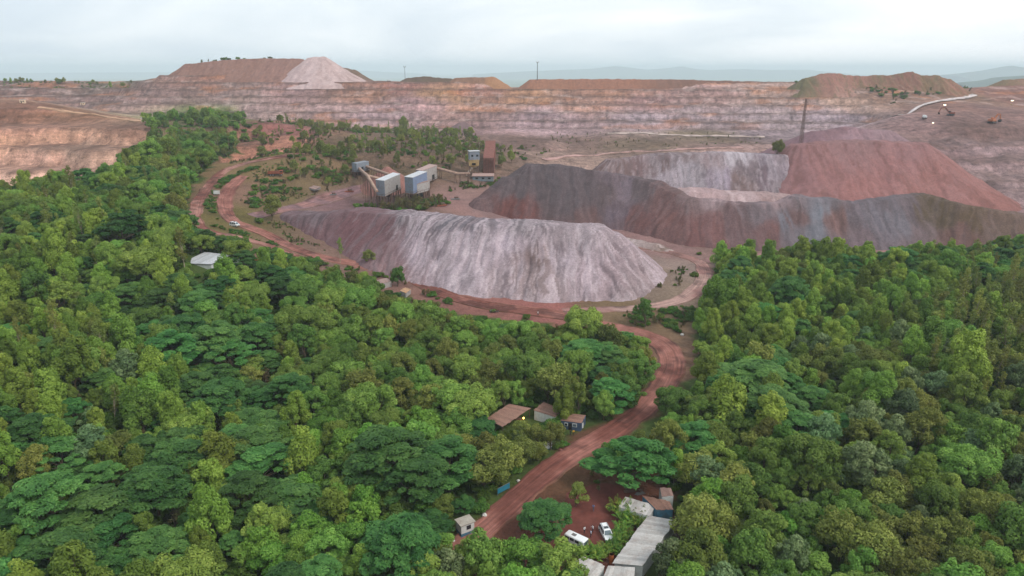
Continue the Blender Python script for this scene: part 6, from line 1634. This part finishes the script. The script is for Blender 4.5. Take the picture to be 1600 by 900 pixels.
# ---- people
def person(label, loc, rz, shirt, trousers, hair=(26, 22, 20), pose="stand", s=1.0, name="person"):
    J = {"pelvis": (0, 0, .95), "spine": (0, 0.01, 1.12), "chest": (0, 0, 1.33), "neck": (0, .01, 1.49), "head": (0, -.02, 1.60), "crown": (0, -.01, 1.70),
         "hl": (.1, 0, .9), "kl": (.11, -.02, .5), "al": (.11, .02, .09), "tl": (.12, -.14, .04), "hr": (-.1, 0, .9), "kr": (-.11, -.02, .5), "ar": (-.11, .02, .09), "tr": (-.12, -.14, .04),
         "sl": (.19, 0, 1.41), "el": (.26, .02, 1.14), "wl": (.27, -.06, .9), "ml": (.27, -.08, .82), "sr": (-.19, 0, 1.41), "er": (-.26, .02, 1.14), "wr": (-.27, -.06, .9), "mr": (-.27, -.08, .82)}
    if pose == "talk":
        J.update(er=(-.27, -.02, 1.13), wr=(-.2, -.24, 1.16), mr=(-.19, -.32, 1.18))
    if pose == "walk":
        J.update(kl=(.11, -.16, .52), al=(.11, -.18, .1), tl=(.12, -.34, .06), kr=(-.11, .06, .5), ar=(-.11, .3, .13), tr=(-.12, .2, .04), el=(.25, .14, 1.16), wl=(.25, .16, .93), ml=(.25, .15, .85), er=(-.25, -.1, 1.16), wr=(-.24, -.24, .98), mr=(-.24, -.29, .91))
    if pose == "ride":
        J.update(pelvis=(0, .1, .82), spine=(0, .08, .98), chest=(0, 0, 1.18), neck=(0, -.02, 1.33), head=(0, -.06, 1.44), crown=(0, -.05, 1.54), hl=(.12, .06, .8), kl=(.2, -.28, .72), al=(.17, -.1, .34), tl=(.17, -.24, .28), hr=(-.12, .06, .8), kr=(-.2, -.28, .72), ar=(-.17, -.1, .34), tr=(-.17, -.24, .28),
                 sl=(.19, 0, 1.26), el=(.28, -.2, 1.1), wl=(.28, -.44, 1.06), ml=(.28, -.52, 1.05), sr=(-.19, 0, 1.26), er=(-.28, -.2, 1.1), wr=(-.28, -.44, 1.06), mr=(-.28, -.52, 1.05))
    RAD = dict(pelvis=(.15, .11), spine=(.13, .10), chest=(.16, .11), neck=(.055, .055), head=(.085, .1), crown=(.07, .08), hl=(.09, .09), kl=(.062, .062), al=(.045, .045), tl=(.04, .03), sl=(.065, .065), el=(.045, .045), wl=(.033, .03), ml=(.04, .022))
    for k in list(RAD):
        if k[-1] == "l" and len(k) == 2: RAD[k[0] + "r"] = RAD[k]
    names_ = list(J); co = [J[n_] for n_ in names_]; rad = [RAD[n_] for n_ in names_]
    E = [("pelvis", "spine"), ("spine", "chest"), ("chest", "neck"), ("neck", "head"), ("head", "crown")]
    for q in "lr": E += [("pelvis", "h" + q), ("h" + q, "k" + q), ("k" + q, "a" + q), ("a" + q, "t" + q), ("chest", "s" + q), ("s" + q, "e" + q), ("e" + q, "w" + q), ("w" + q, "m" + q)]
    edges = [(names_.index(a), names_.index(b_)) for a, b_ in E]
    for q, sg in (("l", 1), ("r", -1)):      # five fingers on each palm
        mi_ = names_.index("m" + q); b0 = V3(J["m" + q]); d = b0 - V3(J["w" + q]); d /= np.linalg.norm(d)
        for k in range(5):
            off = V3((sg * 0.012, (k - 1.5) * 0.018, 0)) if k < 4 else V3((-sg * 0.03, -0.02, 0.03))
            co.append(tuple(b0 + d * (0.075 if k < 4 else 0.03) * (1 - 0.08 * abs(k - 1.5)) + off)); rad.append((.009, .009)); edges.append((mi_, len(co) - 1))
    me = bpy.data.meshes.new(name); me.from_pydata(co, edges, []); me.update()
    m_, t, b, o = new_mat("clothing")
    tcn = t.nodes.new("ShaderNodeTexCoord"); sp = t.nodes.new("ShaderNodeSeparateXYZ"); t.links.new(tcn.outputs["Object"], sp.inputs[0])
    mr_ = t.nodes.new("ShaderNodeMath"); mr_.operation = 'DIVIDE'; mr_.inputs[1].default_value = 1.8 if pose != "ride" else 1.64; t.links.new(sp.outputs[2], mr_.inputs[0])
    r_ = t.nodes.new("ShaderNodeValToRGB"); cr = r_.color_ramp; cr.interpolation = 'CONSTANT'
    st_ = [(0.0, (38, 32, 30)), (0.06, trousers), (0.55, shirt), (0.815, (112, 78, 60)), (0.915, hair)]
    cr.elements[0].position = 0; cr.elements[0].color = L(*st_[0][1]); cr.elements[1].position = st_[1][0]; cr.elements[1].color = L(*st_[1][1])
    for q, cc_ in st_[2:]: el = cr.elements.new(q); el.color = L(*cc_)
    t.links.new(mr_.outputs[0], r_.inputs[0]); t.links.new(r_.outputs[0], b.inputs["Base Color"]); b.inputs["Roughness"].default_value = 0.85
    ob = link(name, me, m_); ob.location = tuple(map(float, loc)); ob.rotation_euler = (0, 0, rz); ob.scale = (s, s, s)
    tag(ob, label, "person")
    sk = ob.modifiers.new("skin", 'SKIN'); sk.use_smooth_shade = True
    for v, r in zip(me.skin_vertices[0].data, rad): v.radius = r; v.use_root = False
    me.skin_vertices[0].data[0].use_root = True
    ob.modifiers.new("sub", 'SUBSURF').levels = 1; ob.modifiers["sub"].render_levels = 1
    return ob
def gp(px, py, lift=0.1):
    p = hit(px, py); return (p[0], p[1], p[2] + lift)
person("person in blue-grey shirt walking alone across the yard", gp(927, 799), 2.6, (96, 110, 150), (70, 76, 96), pose="walk")
person("person in white shirt standing behind the white minibus", gp(913, 834), 0.6, (222, 222, 222), (40, 42, 52), pose="talk")
person("person in white shirt, the farther of the pair beside the minibus", gp(926, 832), -1.2, (226, 226, 228), (52, 58, 80), pose="talk")
person("person in pale blue shirt, the nearer of the pair beside the minibus", gp(923, 840), 1.8, (196, 206, 224), (44, 46, 60))
person("person in yellow vest sitting post outside the blue office door".replace("sitting post ", "standing "), gp(896, 681), 0.4, (214, 160, 40), (60, 44, 36))
person("person in dark clothes beside the yellow-vested one at the blue office", gp(891, 681), 0.9, (46, 38, 40), (36, 34, 40))
person("person in white shirt walking on the road below the pale heap", gp(840.5, 494), 1.2, (224, 224, 226), (56, 52, 60), pose="walk", s=1.15)
def motorbike(label, loc, rz, col):
    e = empty("motorbike", loc, rz); tag(e, label, "motorbike")
    for y in (-.62, .62):
        w_ = MB(); n = 16
        for k in range(n):
            a0, a1 = 2 * math.pi * k / n, 2 * math.pi * (k + 1) / n
            w_.tube((0, y + .27 * math.cos(a0), .3 + .27 * math.sin(a0)), (0, y + .27 * math.cos(a1), .3 + .27 * math.sin(a1)), .05, n=6, cap=False)
        t_ = w_.build("wheel", TYRE, e); MB().tube((-.06, y, .3), (.06, y, .3), .12, n=8).build("hub", RIM, t_)
    MB().beam((0, .6, .32), (0, 0, .55), .1, .1).beam((0, 0, .5), (0, -.35, .75), .1, .1).build("frame", DARK, e)
    MB().box((0, -.12, .78), (.26, .5, .24), 0, .06).build("fuel_tank", col, e); MB().box((0, .35, .78), (.26, .6, .12), 0, .04).build("saddle", DARK, e)
    MB().box((0, 0, .42), (.3, .4, .3), 0, .05).build("engine", GREYST, e)
    MB().tube((-.06, -.62, .3), (-.06, -.42, 1.0), .035, n=6).tube((.06, -.62, .3), (.06, -.42, 1.0), .035, n=6).build("fork", GREYST, e)
    MB().tube((-.36, -.42, 1.03), (.36, -.42, 1.03), .025, n=6).build("handlebar", DARK, e); MB().box((0, -.55, .92), (.2, .12, .2), 0, .04).build("headlight", LAMPC, e)
    return e
for px, lab1, lab2, cl, sh in ((769, "dark motorbike with a rider in grey on the road, the left one", "rider in grey on the left motorbike", NAVYW, (120, 116, 122)), (776, "red motorbike with a rider in maroon on the road, the right one", "rider in maroon on the right motorbike", ORANGER, (112, 60, 62))):
    g_ = gp(px, 489, 0.14); motorbike(lab1, g_, -1.3, cl); person(lab2, g_, -1.3, sh, (50, 48, 56), pose="ride", name="person")

# ---- palms edging the yard
def palm_mesh(seed):
    r_ = np.random.default_rng(seed); V_, Q_, C_ = [], [], []
    for f in range(26):
        a = r_.uniform(0, 6.28); lean = r_.uniform(0.35, 1.15); ln = r_.uniform(1.6, 2.7); b0 = np.array([r_.normal() * .35, r_.normal() * .35, 0]); hv = np.array([math.cos(a), math.sin(a), 0]); sv = np.array([-hv[1], hv[0], 0])
        prev = None; n = 11
        for k in range(n + 1):
            t_ = k / n; z = ln * (math.cos(lean * .5) * t_ * 1.15 - 0.55 * lean * t_ ** 2); p_ = b0 + hv * (ln * math.sin(lean) * t_ * 0.85) + np.array([0, 0, z + .3])
            if k > 2:
                for s in (-1, 1):
                    w = 0.55 * math.sin(math.pi * min(1, t_ * 0.9 + .08)) + .06; tip = p_ + sv * (s * w) + hv * .2 - np.array([0, 0, .16])
                    i0 = len(V_); V_ += [p_ - hv * .07, p_ + hv * .07, tip + hv * .03, tip - hv * .03]; Q_.append((i0, i0 + 1, i0 + 2, i0 + 3)); C_ += [r_.uniform(0, 1)] * 4
            if prev is not None:
                i0 = len(V_); V_ += [prev - sv * .025, prev + sv * .025, p_ + sv * .025, p_ - sv * .025]; Q_.append((i0, i0 + 1, i0 + 2, i0 + 3)); C_ += [0.8] * 4
            prev = p_
    me = mesh_np("fronds", np.array(V_), np.array(Q_), {"var": np.array(C_)}); me.materials.append(LEAF["palm"]); return me
PM = [palm_mesh(k) for k in (3, 4, 5)]
SM = mesh_np("stems", *limb_mesh([([(x, y, -.2), (x * .8, y * .8, .5)], .07, .05) for x, y in ((.2, .1), (-.2, .15), (.05, -.25), (-.1, -.1))]), smooth=True); SM.materials.append(BARK)
spots = [(968, 800, 1.3), (978, 803, 1.35), (990, 808, 1.3), (1000, 813, 1.2), (972, 815, 1.2), (984, 820, 1.3), (994, 824, 1.2), (970, 835, 1.1), (978, 843, 1.1), (964, 850, 1.0), (956, 860, 1.0), (945, 868, 1.0), (934, 872, 1.0), (922, 868, 1.1), (910, 870, 1.0), (966, 866, 0.9)]
for k, (px, py, s) in enumerate(spots):
    p = hit(px, py); e = empty("palm_clump", (p[0], p[1], p[2]), k * 1.7); e.scale = (s, s, s * 1.05)
    tag(e, "feathery green palm clump, %s along the yard edge counted from the small grey shed" % ORD[k], "palm", "palm clumps edging the yard")
    link("fronds", PM[k % 3], None, e); link("stems", SM, None, e)

# ---- trees and bushes that stand alone
h = hit(631, 209); single_tree("lone_tree", "lone dark tall tree against the mine wall above the plant", h[0], h[1], h[2], BYKIND["olive"][3], 1.15 * h[1] / 500, 0.4)
h = at_d(1214, 238, 511); h[2] = top(h[0], h[1]); single_tree("thorn_bush", "wide dark bare-looking bush beside the lattice mast", h[0], h[1], h[2] - 1.0, BYKIND["olive"][1], 1.35, 1.0, None, "bush")
for (px, py, kd, s, lab) in ((425, 345, "olive", 1.5, "big dull olive bush at the corner of the plant track"), (405, 348, "bush", 1.3, "bright green shrub beside the white minivan"), (560, 325, "bush", 2.0, "bright green bush on the brow in front of the plant, lighter half"), (577, 326, "bush", 1.8, "dark green bush on the brow in front of the plant, darker half"),
                             (532, 412, "slender", 0.9, "thin young tree at the foot of the brown cut slope"), (578, 415, "olive", 0.75, "small feathery tree at the foot of the brown cut slope"), (440, 296, "bush", 1.5, "round green shrub near the derelict tipper"), (1092, 398, "bush", 1.0, "small green shrub at the top of the track loop"), (1085, 432, "bush", 1.2, "dark shrub on the inside of the track loop"),
                             (800, 255, "olive", 0.9, "green tree beside the tipping ramp"), (783, 262, "olive", 0.9, "dark green tree touching the tipping ramp"), (820, 250, "bush", 1.6, "green shrub at the shoulder of the long dark heap"), (705, 262, "olive", 1.0, "dull tree in front of the hopper tower"), (690, 250, "olive", 1.0, "dull tree behind the long sagging conveyor")):
    h = hit(px, py); single_tree("bush" if kd == "bush" else "tree", lab, h[0], h[1], h[2], BYKIND[kd][0 if px % 2 else -1], s, px * 0.7, None, "bush" if kd == "bush" else "tree"); keep_free(h[0], h[1], 2.0 * s)
# skyline trees
r3 = random.Random(3)
sk = [(px, 133 - 0.0 * px, r3) for px in range(0, 0)]
spots = [(3, 128), (11, 130), (19, 131), (38, 132), (44, 132), (66, 133), (90, 134), (97, 134), (113, 132), (119, 133), (136, 134), (141, 134), (168, 136), (188, 136)]
for k, (px, py) in enumerate(spots):
    h = hit(px, py + 2); x, y = h[0], h[1] + 8; kd = r3.choice(["round", "plume", "olive"])
    single_tree("skyline_tree", "small tree on the far skyline, %s counted from the frame's left edge" % ORD[k], x, y, ground(x, y) - 0.5, r3.choice(BYKIND[kd]), r3.uniform(0.4, 0.95), k, "trees on the left skyline")
for k, (px, d) in enumerate(((316, 1012), (326, 1014), (336, 1014), (350, 1018), (358, 1018), (372, 1020), (382, 1020), (414, 1022), (422, 1022))):
    p = at_d(px, 95, d); z = top(p[0], d)
    single_tree("mound_tree", "sparse little tree on top of the brown spoil mound, %s from its left end" % ORD[k], p[0], d, z - 0.3, r3.choice(BYKIND["dry"] + BYKIND["bush"]), r3.uniform(1.2, 2.0), k, "trees on the spoil mound")
for k, px in enumerate((1440, 1446, 1452)):
    p = at_d(px, 116, 935); single_tree("dump_shrub", "small shrub on the crest of the broad overgrown dump, %s from the left" % ORD[k], p[0], 935, top(p[0], 935) - .3, BYKIND["bush"][k], 1.8, k, "shrubs on the dump crest", "bush")
build_woods()
# ------------------------------------------------------------------ air
hz = MB().box((0, 11500, 52), (61000, 38000, 312)).build("haze", None)
m = bpy.data.materials.new("haze_air"); m.use_nodes = True
t = m.node_tree; t.nodes.clear()
o = t.nodes.new("ShaderNodeOutputMaterial"); v = t.nodes.new("ShaderNodeVolumePrincipled")
v.inputs["Color"].default_value = (0.80, 0.91, 1.0, 1); v.inputs["Density"].default_value = 0.00012
t.links.new(v.outputs[0], o.inputs["Volume"])
hz.data.materials.append(m)
tag(hz, "pale blue haze over the whole landscape", None, None, 'stuff')
